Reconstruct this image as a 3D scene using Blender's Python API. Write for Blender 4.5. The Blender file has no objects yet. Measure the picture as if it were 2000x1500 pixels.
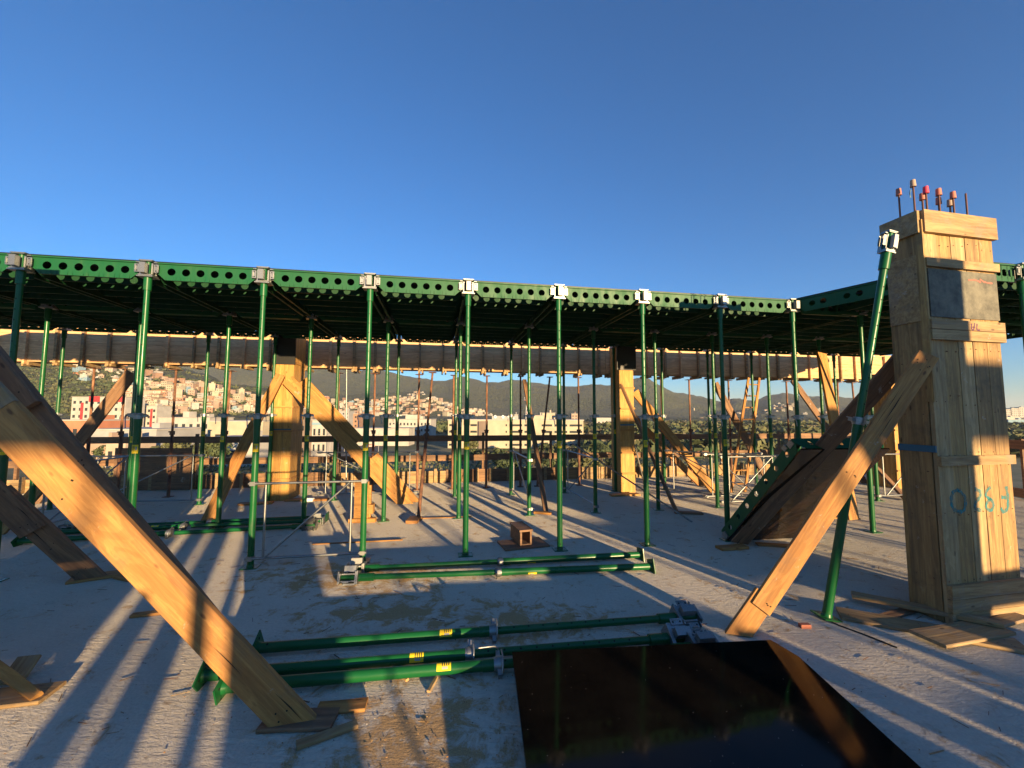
import bpy, bmesh, math, random
from math import sin, cos, pi, radians
from mathutils import Vector, Matrix, noise
random.seed(11)
SC = bpy.context.scene
COL = SC.collection
# ------------------------------------------------------------------ camera
F, PITCH, ROLL, EYE = 797.0, .0739, .0028, 1.5
cd = bpy.data.cameras.new('camera'); cam = bpy.data.objects.new('camera', cd); COL.objects.link(cam)
cd.sensor_width = 36; cd.lens = 36*F/2000; cd.clip_start = .05; cd.clip_end = 12000
cam.location = (0, 0, EYE)
cam.rotation_euler = (Matrix.Rotation(pi/2+PITCH, 3, 'X') @ Matrix.Rotation(ROLL, 3, 'Z')).to_euler()
SC.camera = cam
# ------------------------------------------------------------------ sky, sun, exposure
SUN_EL, SUN_AZ = radians(5.3), math.atan2(.4919, -.8706)      # azimuth clockwise from +Y
w = bpy.data.worlds.new('World'); SC.world = w; w.use_nodes = True
nt = w.node_tree; bg = nt.nodes['Background']
sky = nt.nodes.new('ShaderNodeTexSky'); sky.sky_type = 'NISHITA'; sky.sun_disc = False
sky.sun_elevation = SUN_EL; sky.sun_rotation = SUN_AZ
sky.altitude = 300; sky.air_density = .97; sky.dust_density = 0; sky.ozone_density = 4.9
nt.links.new(sky.outputs[0], bg.inputs[0]); bg.inputs[1].default_value = .122
sl = bpy.data.lights.new('sun', 'SUN'); sl.energy = 5.0; sl.angle = radians(.53); sl.color = (1, .70, .36)
so = bpy.data.objects.new('sun', sl); COL.objects.link(so)
sdir = Vector((sin(SUN_AZ)*cos(SUN_EL), cos(SUN_AZ)*cos(SUN_EL), sin(SUN_EL)))
so.rotation_euler = sdir.to_track_quat('Z', 'Y').to_euler(); so.location = (4, -8, 6)
SC.view_settings.view_transform = 'Standard'; SC.view_settings.look = 'None'
SC.view_settings.gamma = 1; SC.view_settings.exposure = 1.4
SC.cycles.max_bounces = 6; SC.cycles.diffuse_bounces = 3; SC.cycles.glossy_bounces = 3
SC.cycles.use_denoising = True

# ------------------------------------------------------------------ where the survey points stand
def ray(px, py):
    a, b = (px-1000)/F, (py-750)/F
    u = cos(ROLL)*a+sin(ROLL)*b; v = -sin(ROLL)*a+cos(ROLL)*b
    return Vector((u, cos(PITCH)+v*sin(PITCH), sin(PITCH)-v*cos(PITCH)))
def G(px, py, z=0.0):
    d = ray(px, py); return Vector((0, 0, EYE))+d*((z-EYE)/d.z)
def PY(px, py, Y):
    d = ray(px, py); return Vector((0, 0, EYE))+d*(Y/d.y)
PH = .175; O = Vector((-4.613, 3.745, 0))
E1 = Vector((cos(PH), sin(PH), 0)); E2 = Vector((-sin(PH), cos(PH), 0))
BA, BB = 1.046, 1.588
def N(i, j, z=0.0):
    p = O+E1*(BA*i)+E2*(BB*j); p.z = z; return p
def UV_(u, v, z=0.0):                   # metres along / across the deck grid
    p = O+E1*u+E2*v; p.z = z; return p
SD = Vector((-.4919, .8706, 0)); TD = Vector((.8706, .4919, 0))
def ST(s, t, z=0.0):
    p = SD*s+TD*t; p.z = z; return p

# ------------------------------------------------------------------ materials
MAT = {}
HAZE = .00008
def mat(name, base=(.5, .5, .5), rough=.6, metal=0.0):
    m = bpy.data.materials.new(name); m.use_nodes = True
    b = m.node_tree.nodes['Principled BSDF']
    b.inputs['Base Color'].default_value = (*base, 1); b.inputs['Roughness'].default_value = rough
    b.inputs['Metallic'].default_value = metal
    MAT[name] = m; return m, m.node_tree, b
def nd(t, typ, **kw):
    n = t.nodes.new(typ)
    for k, v in kw.items():
        if k in n.inputs: n.inputs[k].default_value = v
        else: setattr(n, k, v)
    return n
def ramp(t, src, stops):
    r = t.nodes.new('ShaderNodeValToRGB'); cr = r.color_ramp
    while len(cr.elements) < len(stops): cr.elements.new(.5)
    for e, (p, c) in zip(cr.elements, stops):
        e.position = p; e.color = (*c, 1) if len(c) == 3 else c
    t.links.new(src, r.inputs[0]); return r
def coords(t, scale=(1, 1, 1), kind='Object', rnd=True):
    tc = t.nodes.new('ShaderNodeTexCoord'); mp = t.nodes.new('ShaderNodeMapping')
    mp.inputs['Scale'].default_value = scale
    t.links.new(tc.outputs[kind], mp.inputs[0])
    if rnd:
        oi = t.nodes.new('ShaderNodeObjectInfo'); mu = nd(t, 'ShaderNodeMath', operation='MULTIPLY'); mu.inputs[1].default_value = 37
        t.links.new(oi.outputs['Random'], mu.inputs[0])
        cb = t.nodes.new('ShaderNodeCombineXYZ')
        for k in range(3): t.links.new(mu.outputs[0], cb.inputs[k])
        t.links.new(cb.outputs[0], mp.inputs['Location'])
    return mp
def mix(t, a, b, fac, blend='MIX'):
    m = t.nodes.new('ShaderNodeMix'); m.data_type = 'RGBA'; m.blend_type = blend
    for s, v in ((6, a), (7, b)):
        if isinstance(v, tuple): m.inputs[s].default_value = (*v, 1)
        else: t.links.new(v, m.inputs[s])
    if isinstance(fac, (int, float)): m.inputs[0].default_value = fac
    else: t.links.new(fac, m.inputs[0])
    return m.outputs[2]
def bump(t, b, h, strength=.3, dist=.01):
    n = t.nodes.new('ShaderNodeBump'); n.inputs['Strength'].default_value = strength; n.inputs['Distance'].default_value = dist
    t.links.new(h, n.inputs['Height']); t.links.new(n.outputs[0], b.inputs['Normal'])

def wood(name, light, dark, stain=(.16, .11, .07), stain_amt=.5, axis=0, rough=.75):
    m, t, b = mat(name, rough=rough)
    sc = [26, 26, 26]; sc[axis] = 1.6
    mp = coords(t, tuple(sc))
    n1 = nd(t, 'ShaderNodeTexNoise', Scale=1.0, Detail=6.0, Roughness=.62, Distortion=.6)
    t.links.new(mp.outputs[0], n1.inputs['Vector'])
    r1 = ramp(t, n1.outputs[0], [(.3, dark), (.62, light)])
    sc2 = [7, 7, 7]; sc2[axis] = 1.0
    mp2 = coords(t, tuple(sc2)); n2 = nd(t, 'ShaderNodeTexNoise', Scale=1.0, Detail=5.0, Roughness=.6, Distortion=1.2)
    t.links.new(mp2.outputs[0], n2.inputs['Vector'])
    wv = nd(t, 'ShaderNodeMath', operation='MULTIPLY'); wv.inputs[1].default_value = 46; t.links.new(n2.outputs[0], wv.inputs[0])
    sn = nd(t, 'ShaderNodeMath', operation='SINE'); t.links.new(wv.outputs[0], sn.inputs[0])
    r2 = ramp(t, sn.outputs[0], [(0, (.72, .66, .6)), (.8, (1, 1, 1))])
    c = mix(t, r1.outputs[0], r2.outputs[0], .5, 'MULTIPLY')
    mp3 = coords(t, (5, 5, 5)); n3 = nd(t, 'ShaderNodeTexNoise', Scale=1.0, Detail=8.0, Roughness=.7)
    t.links.new(mp3.outputs[0], n3.inputs['Vector'])
    r3 = ramp(t, n3.outputs[0], [(.52, (0, 0, 0)), (.72, (stain_amt,)*3)])
    c = mix(t, c, stain, r3.outputs[0])
    vo = nd(t, 'ShaderNodeTexVoronoi', Scale=1.0); sk = [11, 11, 11]; sk[axis] = 4.2
    mpk = coords(t, tuple(sk)); t.links.new(mpk.outputs[0], vo.inputs['Vector'])
    rk = ramp(t, vo.outputs['Distance'], [(.05, (.85,)*3), (.11, (0, 0, 0))])
    c = mix(t, c, (dark[0]*.35, dark[1]*.3, dark[2]*.3), rk.outputs[0])
    mp5 = coords(t, (9, 9, 9)); n5 = nd(t, 'ShaderNodeTexNoise', Scale=1.0, Detail=9.0, Roughness=.72, Distortion=.4); t.links.new(mp5.outputs[0], n5.inputs['Vector'])
    r5 = ramp(t, n5.outputs[0], [(.63, (0, 0, 0)), (.67, (.55,)*3)]); c = mix(t, c, (.42, .38, .32), r5.outputs[0])
    sc4 = [15, 15, 15]; sc4[axis] = .5
    mp4 = coords(t, tuple(sc4)); n4 = nd(t, 'ShaderNodeTexNoise', Scale=1.0, Detail=7.0, Roughness=.75); t.links.new(mp4.outputs[0], n4.inputs['Vector'])
    r4 = ramp(t, n4.outputs[0], [(.50, (0, 0, 0)), (.70, (stain_amt*.9,)*3)]); c = mix(t, c, tuple(x*.8 for x in stain), r4.outputs[0])
    t.links.new(c, b.inputs['Base Color'])
    bump(t, b, n1.outputs[0], .5, .005)
    return m
wood('new_wood', (.52, .27, .072), (.31, .135, .03), stain_amt=.3)
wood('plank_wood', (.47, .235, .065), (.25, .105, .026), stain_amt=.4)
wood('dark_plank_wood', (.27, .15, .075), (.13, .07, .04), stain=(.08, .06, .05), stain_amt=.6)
wood('old_wood', (.40, .27, .125), (.20, .12, .052), stain=(.22, .20, .17), stain_amt=.7)
wood('old_wood_vertical', (.45, .285, .105), (.21, .125, .045), stain=(.15, .095, .05), stain_amt=.8, axis=2)
wood('worn_wood_vertical', (.40, .25, .10), (.18, .105, .042), stain=(.12, .08, .045), stain_amt=.85, axis=2)
wood('pale_wood_vertical', (.47, .33, .16), (.27, .175, .075), stain=(.14, .115, .085), stain_amt=.6, axis=2)
wood('new_wood_vertical', (.56, .32, .085), (.36, .18, .042), stain=(.25, .16, .08), stain_amt=.4, axis=2)
wood('form_wood', (.74, .47, .24), (.50, .30, .14), stain=(.38, .25, .14), stain_amt=.35)
wood('cut_wood', (.50, .34, .16), (.36, .22, .09), stain_amt=.3)

def painted(name, base, rough, wear=.55):
    m, t, b = mat(name, base, rough); b.inputs['Specular IOR Level'].default_value = .35
    mp = coords(t, (9, 9, 3)); n = nd(t, 'ShaderNodeTexNoise', Scale=1.0, Detail=7.0, Roughness=.7)
    t.links.new(mp.outputs[0], n.inputs['Vector'])
    r = ramp(t, n.outputs[0], [(.57, (0, 0, 0)), (.70, (wear,)*3)])
    c = mix(t, base, (base[0]*.4+.08, base[1]*.4+.08, base[2]*.4+.06), r.outputs[0])
    t.links.new(c, b.inputs['Base Color'])
    rr = ramp(t, n.outputs[0], [(.3, (rough*.8,)*3), (.7, (min(1, rough*1.7),)*3)])
    t.links.new(rr.outputs[0], b.inputs['Roughness'])
    return m
painted('green_paint', (.007, .088, .024), .27, .4)
painted('green_panel_paint', (.006, .082, .028), .42, .22)
painted('shaded_green_paint', (.004, .045, .016), .5, .3)  # panel green darkened: the shade under the deck is put into its colour
painted('yellow_sticker', (.75, .55, .02), .5, .1)
mat('ink', (.02, .02, .025), .6); mat('hole_dark', (.004, .006, .005), .9)
m, t, b = mat('galvanised', (.36, .37, .37), .46, .9)
n = nd(t, 'ShaderNodeTexNoise', Scale=45.0, Detail=5.0); r = ramp(t, n.outputs[0], [(.35, (.17, .18, .18)), (.65, (.42, .43, .42))])
t.links.new(r.outputs[0], b.inputs['Base Color'])
m, t, b = mat('rusty_steel', (.2, .1, .06), .85, .2)
mp = coords(t, (12, 12, 5)); n = nd(t, 'ShaderNodeTexNoise', Scale=1.0, Detail=8.0, Roughness=.7); t.links.new(mp.outputs[0], n.inputs['Vector'])
r = ramp(t, n.outputs[0], [(.35, (.07, .04, .035)), (.55, (.24, .11, .06)), (.75, (.42, .26, .16))]); t.links.new(r.outputs[0], b.inputs['Base Color'])
mat('rebar_steel', (.14, .07, .06), .8, .3)
m, t, b = mat('cap_plastic', (.42, .14, .09), .6)
mat('cap_red', (.6, .04, .08), .5); mat('cap_faded', (.35, .25, .19), .7)
mat('blue_tape', (.01, .10, .17), .5)
mat('teal_spray', (.015, .20, .22), .8); mat('purple_ink', (.08, .02, .08), .8); mat('red_chalk', (.38, .13, .10), .9)
def film(name, base, spot):
    m, t, b = mat(name, base, .10); b.inputs['Specular IOR Level'].default_value = .2
    mp = coords(t, (3, 3, 3)); n = nd(t, 'ShaderNodeTexNoise', Scale=1.0, Detail=9.0, Roughness=.7); t.links.new(mp.outputs[0], n.inputs['Vector'])
    r = ramp(t, n.outputs[0], [(.4, base), (.75, spot)])
    vo = nd(t, 'ShaderNodeTexVoronoi', Scale=7.0); t.links.new(mp.outputs[0], vo.inputs['Vector'])
    rv = ramp(t, vo.outputs['Distance'], [(.03, (.8,)*3), (.045, (0, 0, 0))])
    c = mix(t, r.outputs[0], (.30, .27, .23), rv.outputs[0]); t.links.new(c, b.inputs['Base Color'])
    rr = ramp(t, n.outputs[0], [(.35, (.03,)*3), (.7, (.13,)*3)]); t.links.new(rr.outputs[0], b.inputs['Roughness'])
    return m
film('black_film_ply', (.005, .0045, .004), (.011, .009, .007))
film('brown_film_ply', (.007, .005, .004), (.022, .011, .007))
MAT['brown_film_ply'].node_tree.nodes['Principled BSDF'].inputs['Specular IOR Level'].default_value = .5
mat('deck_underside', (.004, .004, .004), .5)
m, t, b = mat('grey_patch', (.2, .2, .18), .9)
mp = coords(t, (9, 9, 9)); n = nd(t, 'ShaderNodeTexNoise', Scale=1.0, Detail=9.0, Roughness=.7); t.links.new(mp.outputs[0], n.inputs['Vector'])
r = ramp(t, n.outputs[0], [(.35, (.085, .083, .07)), (.65, (.19, .18, .14))]); t.links.new(r.outputs[0], b.inputs['Base Color']); bump(t, b, n.outputs[0], .3, .004)

# concrete slab: rough brushed surface, darker damp stains, sawdust spread
m, t, b = mat('slab_concrete', (.4, .39, .37), .95); b.inputs['Diffuse Roughness'].default_value = 1.0
tc = t.nodes.new('ShaderNodeTexCoord')
def gn(scale, detail=6.0, rough=.6, dist=0.0, vec=None):
    n = nd(t, 'ShaderNodeTexNoise', Scale=scale, Detail=detail, Roughness=rough, Distortion=dist)
    t.links.new(vec or tc.outputs['Object'], n.inputs['Vector']); return n
big = gn(.9, 6, .65); c0 = ramp(t, big.outputs[0], [(.3, (.69, .625, .51)), (.7, (.81, .745, .62))])
fine = gn(55, 6, .7); c1 = ramp(t, fine.outputs[0], [(.3, (.72, .72, .72)), (.62, (1, 1, 1))])
c = mix(t, c0.outputs[0], c1.outputs[0], .6, 'MULTIPLY')
st = gn(2.3, 9, .72, .8); stm = ramp(t, st.outputs[0], [(.62, (0, 0, 0)), (.65, (.35,)*3)])
c = mix(t, c, (.30, .275, .22), stm.outputs[0])
# sawdust lies where it was swept: noise broken up, kept inside a few round areas of the floor
def spot(cx, cy, rx, ry):
    mp = t.nodes.new('ShaderNodeMapping'); mp.inputs['Location'].default_value = (-cx/rx, -cy/ry, 0); mp.inputs['Scale'].default_value = (1/rx, 1/ry, 0)
    t.links.new(tc.outputs['Object'], mp.inputs[0])
    g = t.nodes.new('ShaderNodeTexGradient'); g.gradient_type = 'SPHERICAL'; t.links.new(mp.outputs[0], g.inputs[0]); return g.outputs['Fac']
acc = None
for a in ((-.45, 1.95, .75, .6), (.1, 3.1, 1.0, .45), (-.9, 3.2, 1.0, .5), (.0, 1.5, .7, .7), (-1.6, 3.9, 1.4, .6)):
    s_ = spot(*a)
    if acc is None: acc = s_
    else:
        mx = nd(t, 'ShaderNodeMath', operation='MAXIMUM'); t.links.new(acc, mx.inputs[0]); t.links.new(s_, mx.inputs[1]); acc = mx.outputs[0]
sn_ = gn(5.5, 10, .75, .5)
mm = nd(t, 'ShaderNodeMath', operation='MULTIPLY_ADD'); t.links.new(acc, mm.inputs[0]); mm.inputs[1].default_value = .20; t.links.new(sn_.outputs[0], mm.inputs[2])
sm = ramp(t, mm.outputs[0], [(.57, (0, 0, 0)), (.66, (.9,)*3)])
sawf = gn(140, 4, .8); sawc = ramp(t, sawf.outputs[0], [(.35, (.36, .22, .09)), (.65, (.68, .44, .18))])
c = mix(t, c, sawc.outputs[0], sm.outputs[0])
t.links.new(c, b.inputs['Base Color'])
mpx = t.nodes.new('ShaderNodeMapping'); mpx.inputs['Rotation'].default_value = (0, 0, radians(12)); mpx.inputs['Scale'].default_value = (.45, 1.6, 1)
t.links.new(tc.outputs['Object'], mpx.inputs[0])
rip = gn(26, 5, .65, .4, mpx.outputs[0]); f2 = gn(75, 4, .7)
h1 = nd(t, 'ShaderNodeMath', operation='MULTIPLY_ADD'); t.links.new(f2.outputs[0], h1.inputs[0]); h1.inputs[1].default_value = .55; t.links.new(rip.outputs[0], h1.inputs[2])
h2 = nd(t, 'ShaderNodeMath', operation='MULTIPLY_ADD'); t.links.new(sm.outputs[0], h2.inputs[0]); h2.inputs[1].default_value = .15; t.links.new(h1.outputs[0], h2.inputs[2])
bump(t, b, h2.outputs[0], 1.0, .034)

m, t, b = mat('land', (.12, .13, .06), .95)
n = nd(t, 'ShaderNodeTexNoise', Scale=.03, Detail=9.0, Roughness=.7); tc = t.nodes.new('ShaderNodeTexCoord'); t.links.new(tc.outputs['Object'], n.inputs['Vector'])
r = ramp(t, n.outputs[0], [(.35, (.05, .06, .028)), (.5, (.11, .12, .05)), (.66, (.22, .19, .12))]); t.links.new(r.outputs[0], b.inputs['Base Color'])
m, t, b = mat('hill_forest', (.06, .08, .03), .95)
tc = t.nodes.new('ShaderNodeTexCoord')
n = nd(t, 'ShaderNodeTexNoise', Scale=.035, Detail=10.0, Roughness=.75); t.links.new(tc.outputs['Object'], n.inputs['Vector'])
v = nd(t, 'ShaderNodeTexVoronoi', Scale=.10); t.links.new(tc.outputs['Object'], v.inputs['Vector'])
r = ramp(t, n.outputs[0], [(.3, (.030, .040, .018)), (.5, (.058, .072, .030)), (.72, (.11, .11, .05))])
rv = ramp(t, v.outputs['Distance'], [(0, (1, 1, 1)), (.8, (.45, .45, .45))])
c = mix(t, r.outputs[0], rv.outputs[0], .75, 'MULTIPLY')
n9 = nd(t, 'ShaderNodeTexNoise', Scale=.0045, Detail=5.0, Roughness=.6); t.links.new(tc.outputs['Object'], n9.inputs['Vector'])
r9 = ramp(t, n9.outputs[0], [(.58, (0, 0, 0)), (.72, (.5,)*3)])
c = mix(t, c, (.12, .105, .06), r9.outputs[0]); t.links.new(c, b.inputs['Base Color'])
bump(t, b, v.outputs['Distance'], .8, 6)
def leaf(name, a, bb):
    m, t, b = mat(name, a, .8)
    mp = coords(t, (1, 1, 1)); n = nd(t, 'ShaderNodeTexNoise', Scale=.9, Detail=3.0); t.links.new(mp.outputs[0], n.inputs['Vector'])
    r = ramp(t, n.outputs[0], [(.35, a), (.65, bb)]); t.links.new(r.outputs[0], b.inputs['Base Color'])
leaf('leaf_dark', (.030, .050, .018), (.075, .095, .035)); leaf('leaf_olive', (.06, .07, .028), (.13, .13, .05)); leaf('leaf_dry', (.11, .09, .05), (.2, .17, .09))
mat('bark', (.10, .07, .05), .9); mat('asphalt', (.07, .07, .075), .9); mat('water', (.10, .13, .15), .15)
for nm, c_ in dict(wall_white=(.42, .40, .365), wall_cream=(.42, .37, .275), wall_orange=(.45, .18, .10), wall_brown=(.20, .15, .12), wall_grey=(.34, .34, .34),
                   wall_tan=(.45, .36, .28), roof_tile=(.30, .15, .09), roof_grey=(.33, .31, .29), roof_red=(.36, .03, .035), brick=(.30, .18, .12), wall_pink=(.38, .27, .21), wall_blue=(.2, .32, .4)).items():
    m, t, b = mat(nm, c_, .85)
    mp = coords(t, (.3, .3, .3)); n = nd(t, 'ShaderNodeTexNoise', Scale=1.0, Detail=6.0); t.links.new(mp.outputs[0], n.inputs['Vector'])
    r = ramp(t, n.outputs[0], [(.3, tuple(x*.78 for x in c_)), (.7, c_)]); t.links.new(r.outputs[0], b.inputs['Base Color'])
mat('window_glass', (.03, .035, .04), .15); mat('sign_white', (.8, .8, .78), .6); mat('car_white', (.7, .7, .7), .3); mat('car_dark', (.05, .05, .06), .3); mat('car_red', (.4, .03, .02), .3)
mat('rubber', (.02, .02, .02), .8); mat('mast_red', (.45, .08, .05), .6); mat('brick_bit', (.28, .10, .07), .9)

# ------------------------------------------------------------------ mesh builder
class MB:
    def __init__(s): s.v, s.f, s.m, s.sm, s.mats = [], [], [], [], []
    def mi(s, m):
        if m not in s.mats: s.mats.append(m)
        return s.mats.index(m)
    def add(s, vs, fs, m, M=None, smooth=False):
        o = len(s.v); k = s.mi(m)
        s.v += [(M @ Vector(v)) if M else Vector(v) for v in vs]
        for f in fs: s.f.append([o+i for i in f]); s.m.append(k); s.sm.append(smooth)
        return s
    def box(s, c, d, m, M=None):
        x, y, z = (q/2 for q in d); c = Vector(c)
        vs = [c+Vector((a*x, b_*y, e*z)) for a in (-1, 1) for b_ in (-1, 1) for e in (-1, 1)]
        return s.add(vs, [(0, 1, 3, 2), (4, 6, 7, 5), (0, 4, 5, 1), (2, 3, 7, 6), (0, 2, 6, 4), (1, 5, 7, 3)], m, M)
    def cyl(s, p0, p1, r, m, n=14, r2=None, cap=True, M=None):
        p0, p1 = Vector(p0), Vector(p1); ax = (p1-p0).normalized(); r2 = r if r2 is None else r2
        a = ax.cross(Vector((0, 0, 1)))
        if a.length < 1e-3: a = Vector((1, 0, 0))
        a.normalize(); b_ = ax.cross(a); vs = []
        for k in range(n):
            q = 2*pi*k/n; d = a*cos(q)+b_*sin(q); vs += [p0+d*r, p1+d*r2]
        s.add(vs, [(2*k, 2*k+1, 2*((k+1) % n)+1, 2*((k+1) % n)) for k in range(n)], m, M, True)
        if cap: s.add(vs, [[2*k for k in range(n)], [2*k+1 for k in range(n)][::-1]], m, M)
        return s
    def tube(s, pts, r, m, n=8, M=None):
        pts = [Vector(p) for p in pts]; rings = []
        for i, p in enumerate(pts):
            d = (pts[min(i+1, len(pts)-1)]-pts[max(i-1, 0)]).normalized()
            a = d.cross(Vector((0.03, .02, 1)))
            if a.length < 1e-3: a = Vector((1, 0, 0))
            a.normalize(); b_ = d.cross(a)
            rings += [p+(a*cos(2*pi*k/n)+b_*sin(2*pi*k/n))*r for k in range(n)]
        fs = [(i*n+k, i*n+(k+1) % n, (i+1)*n+(k+1) % n, (i+1)*n+k) for i in range(len(pts)-1) for k in range(n)]
        s.add(rings, fs, m, M, True); e = (len(pts)-1)*n
        s.add(rings, [list(range(n))[::-1], [e+k for k in range(n)]], m, M); return s
    def poly(s, pts, m): return s.add(pts, [list(range(len(pts)))], m)
    def mesh(s, name):
        me = bpy.data.meshes.new(name); me.from_pydata([tuple(v) for v in s.v], [], s.f)
        for m in s.mats: me.materials.append(MAT[m])
        me.polygons.foreach_set('material_index', s.m); me.polygons.foreach_set('use_smooth', s.sm)
        me.update()
        bm = bmesh.new(); bm.from_mesh(me); bmesh.ops.recalc_face_normals(bm, faces=bm.faces) if len(s.f) < 4000 else None
        bm.to_mesh(me); bm.free(); return me
    def obj(s, name, parent=None, M=None): return link(name, s.mesh(name), parent, M)
def link(name, me, parent=None, M=None):
    o = bpy.data.objects.new(name, me); COL.objects.link(o)
    if parent: o.parent = parent
    if M is not None: o.matrix_local = M
    return o
def thing(name, label, cat, loc=(0, 0, 0), rz=0, group=None, M=None):
    o = bpy.data.objects.new(name, None); COL.objects.link(o); o.empty_display_size = .2
    if M is not None: o.matrix_local = M
    else: o.location = loc; o.rotation_euler = (0, 0, rz)
    return tag(o, label, cat, group)
def tag(o, label=None, cat=None, group=None, kind=None):
    if label: o['label'] = label
    if cat: o['category'] = cat
    if group: o['group'] = group
    if kind: o['kind'] = kind
    return o
def copy_tree(o, parent=None):
    c = o.copy(); COL.objects.link(c)
    if parent: c.parent = parent
    for ch in [x for x in o.children]: copy_tree(ch, c)
    return c
ORD = ['first', 'second', 'third', 'fourth', 'fifth', 'sixth', 'seventh', 'eighth', 'ninth', 'tenth', 'eleventh', 'twelfth', 'thirteenth', 'fourteenth', 'fifteenth', 'sixteenth', 'seventeenth', 'eighteenth']
def frame_M(p0, p1, up):
    x = (p1-p0).normalized(); y = up.cross(x).normalized(); z = x.cross(y)
    M = Matrix((x, y, z)).transposed().to_4x4(); M.translation = p0; return M

# plank: long axis X, width along Y, thickness along Z (Z = face normal); worn, slightly bowed, ends cut level with the floor
def plank_mesh(L, wd, th, m, M=None, cut=None, seed=0, m2=None):
    rnd = random.Random(seed); bm = bmesh.new(); n = max(3, int(L/.3)); rings = []
    bow = rnd.uniform(-.006, .006)*L; c = .004
    for i in range(n+1):
        x = L*i/n; dz = bow*4*(i/n)*(1-i/n); j = rnd.uniform(-.002, .002)
        hw, ht = wd/2+j, th/2
        rings.append([bm.verts.new((x, a, b_+dz)) for a, b_ in ((-hw+c, -ht), (hw-c, -ht), (hw, -ht+c), (hw, ht-c), (hw-c, ht), (-hw+c, ht), (-hw, ht-c), (-hw, -ht+c))])
    for r0, r1 in zip(rings, rings[1:]):
        for k in range(8): bm.faces.new((r0[k], r0[(k+1) % 8], r1[(k+1) % 8], r1[k]))
    bm.faces.new(rings[0][::-1]); bm.faces.new(rings[-1])
    if cut is not None and M is not None:
        Mi = M.inverted(); pc = Mi @ Vector((0, 0, cut)); nn = (Mi.to_3x3() @ Vector((0, 0, -1))).normalized()
        r = bmesh.ops.bisect_plane(bm, geom=bm.verts[:]+bm.edges[:]+bm.faces[:], plane_co=pc, plane_no=nn, clear_outer=True)
        es = [e for e in r['geom_cut'] if isinstance(e, bmesh.types.BMEdge)]
        if es: bmesh.ops.holes_fill(bm, edges=es)
    bmesh.ops.recalc_face_normals(bm, faces=bm.faces)
    if L > .9:
        def flat_(pts):
            f = bm.faces.new([bm.verts.new(p) for p in pts]); f.material_index = 1
        for ex in ([.22+rnd.uniform(0, .05)] if cut is not None else [.06])+[L-.07, L-.12, L*.5]:
            for q in range(3):
                cx, cy = ex+rnd.uniform(-.03, .03), rnd.uniform(-.34, .34)*wd; dz = bow*4*(cx/L)*(1-cx/L)
                flat_([(cx+.0045*cos(a_*1.047), cy+.0045*sin(a_*1.047), th/2+dz+.0025) for a_ in range(6)])
        for q in range(4):
            x0 = rnd.choice([rnd.uniform(.1, .5), rnd.uniform(L-.7, L-.35), rnd.uniform(.3, L-.5)]); y0 = rnd.uniform(-.38, .38)*wd; l = rnd.uniform(.12, .34); dz = bow*4*(x0/L)*(1-x0/L)
            flat_([(x0, y0, th/2+dz+.0022), (x0+l*.5, y0-.0016+rnd.uniform(-.003, .003), th/2+dz+.0022), (x0+l, y0+.004, th/2+dz+.0022), (x0+l*.5, y0+.0022, th/2+dz+.0022)])
    me = bpy.data.meshes.new('plank'); me.materials.append(MAT[m]); me.materials.append(MAT['hole_dark']); bm.to_mesh(me); bm.free(); return me
def plank(name, p0, p1, wd, th, m, face=(0, -1, 0), cut=None, parent=None, seed=None, ext=0.0):
    p0, p1 = Vector(p0), Vector(p1); ax = (p1-p0).normalized()
    if ext: p0 = p0-ax*ext
    f = Vector(face); f = (f-ax*f.dot(ax)).normalized()
    y = f.cross(ax); M = Matrix((ax, y, f)).transposed().to_4x4(); M.translation = p0
    me = plank_mesh((p1-p0).length, wd, th, m, M, cut, seed if seed is not None else random.randint(0, 9999))
    return link(name, me, parent, M)
def nails(M_parent, pts): pass

# ------------------------------------------------------------------ SETTING: slab, land, hills, water, roads
def sheet(name, pts, z, th, m, kind='structure'):
    mb = MB(); n = len(pts)
    vs = [(p[0], p[1], z) for p in pts]+[(p[0], p[1], z-th) for p in pts]
    mb.add(vs, [list(range(n)), list(range(n, 2*n))[::-1]]+[(i, i+n, (i+1) % n+n, (i+1) % n) for i in range(n)], m)
    o = mb.obj(name); o['kind'] = kind; return o
slab_pts = [UV_(-14, 4.95), UV_(15.9, 4.95), UV_(14.2, 1.1), UV_(13.9, 0), UV_(15.5, -4.0), UV_(15.5, -24), UV_(-14, -24)]
sheet('floor_slab', slab_pts, 0, .3, 'slab_concrete')
GZ = -14.0
sheet('ground', [(-9000, -400), (9000, -400), (9000, 9000), (-9000, 9000)], GZ, 1, 'land')

def lerp(tab, x):
    if x <= tab[0][0]: return tab[0][1]
    for (a, b_), (c_, d) in zip(tab, tab[1:]):
        if x <= c_: return b_+(d-b_)*(x-a)/(c_-a)
    return tab[-1][1]
SKYL = [(-300, 690), (200, 690), (500, 700), (620, 716), (700, 727), (740, 724), (800, 738), (870, 746), (905, 738), (950, 748), (1000, 741), (1050, 748), (1110, 757),
        (1150, 752), (1200, 754), (1235, 746), (1262, 740), (1290, 752), (1320, 765), (1370, 775), (1405, 783), (1440, 779), (1475, 787), (1500, 774), (1530, 768), (1565, 770), (1600, 772), (1650, 779), (1750, 783), (1850, 792), (1930, 803), (2300, 806)]
FOOT = [(-300, 690), (150, 696), (330, 706), (420, 730), (520, 772), (580, 800), (640, 812), (2300, 815)]
SPUR = [(-300, 770), (560, 768), (680, 775), (770, 772), (830, 764), (880, 778), (950, 800), (1000, 812), (2300, 815)]
HUMP = [(-300, 815), (1400, 813), (1450, 800), (1520, 786), (1590, 790), (1680, 800), (1800, 810), (2300, 812)]
def sst(x): x = max(0, min(1, x)); return x*x*(3-2*x)
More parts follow.
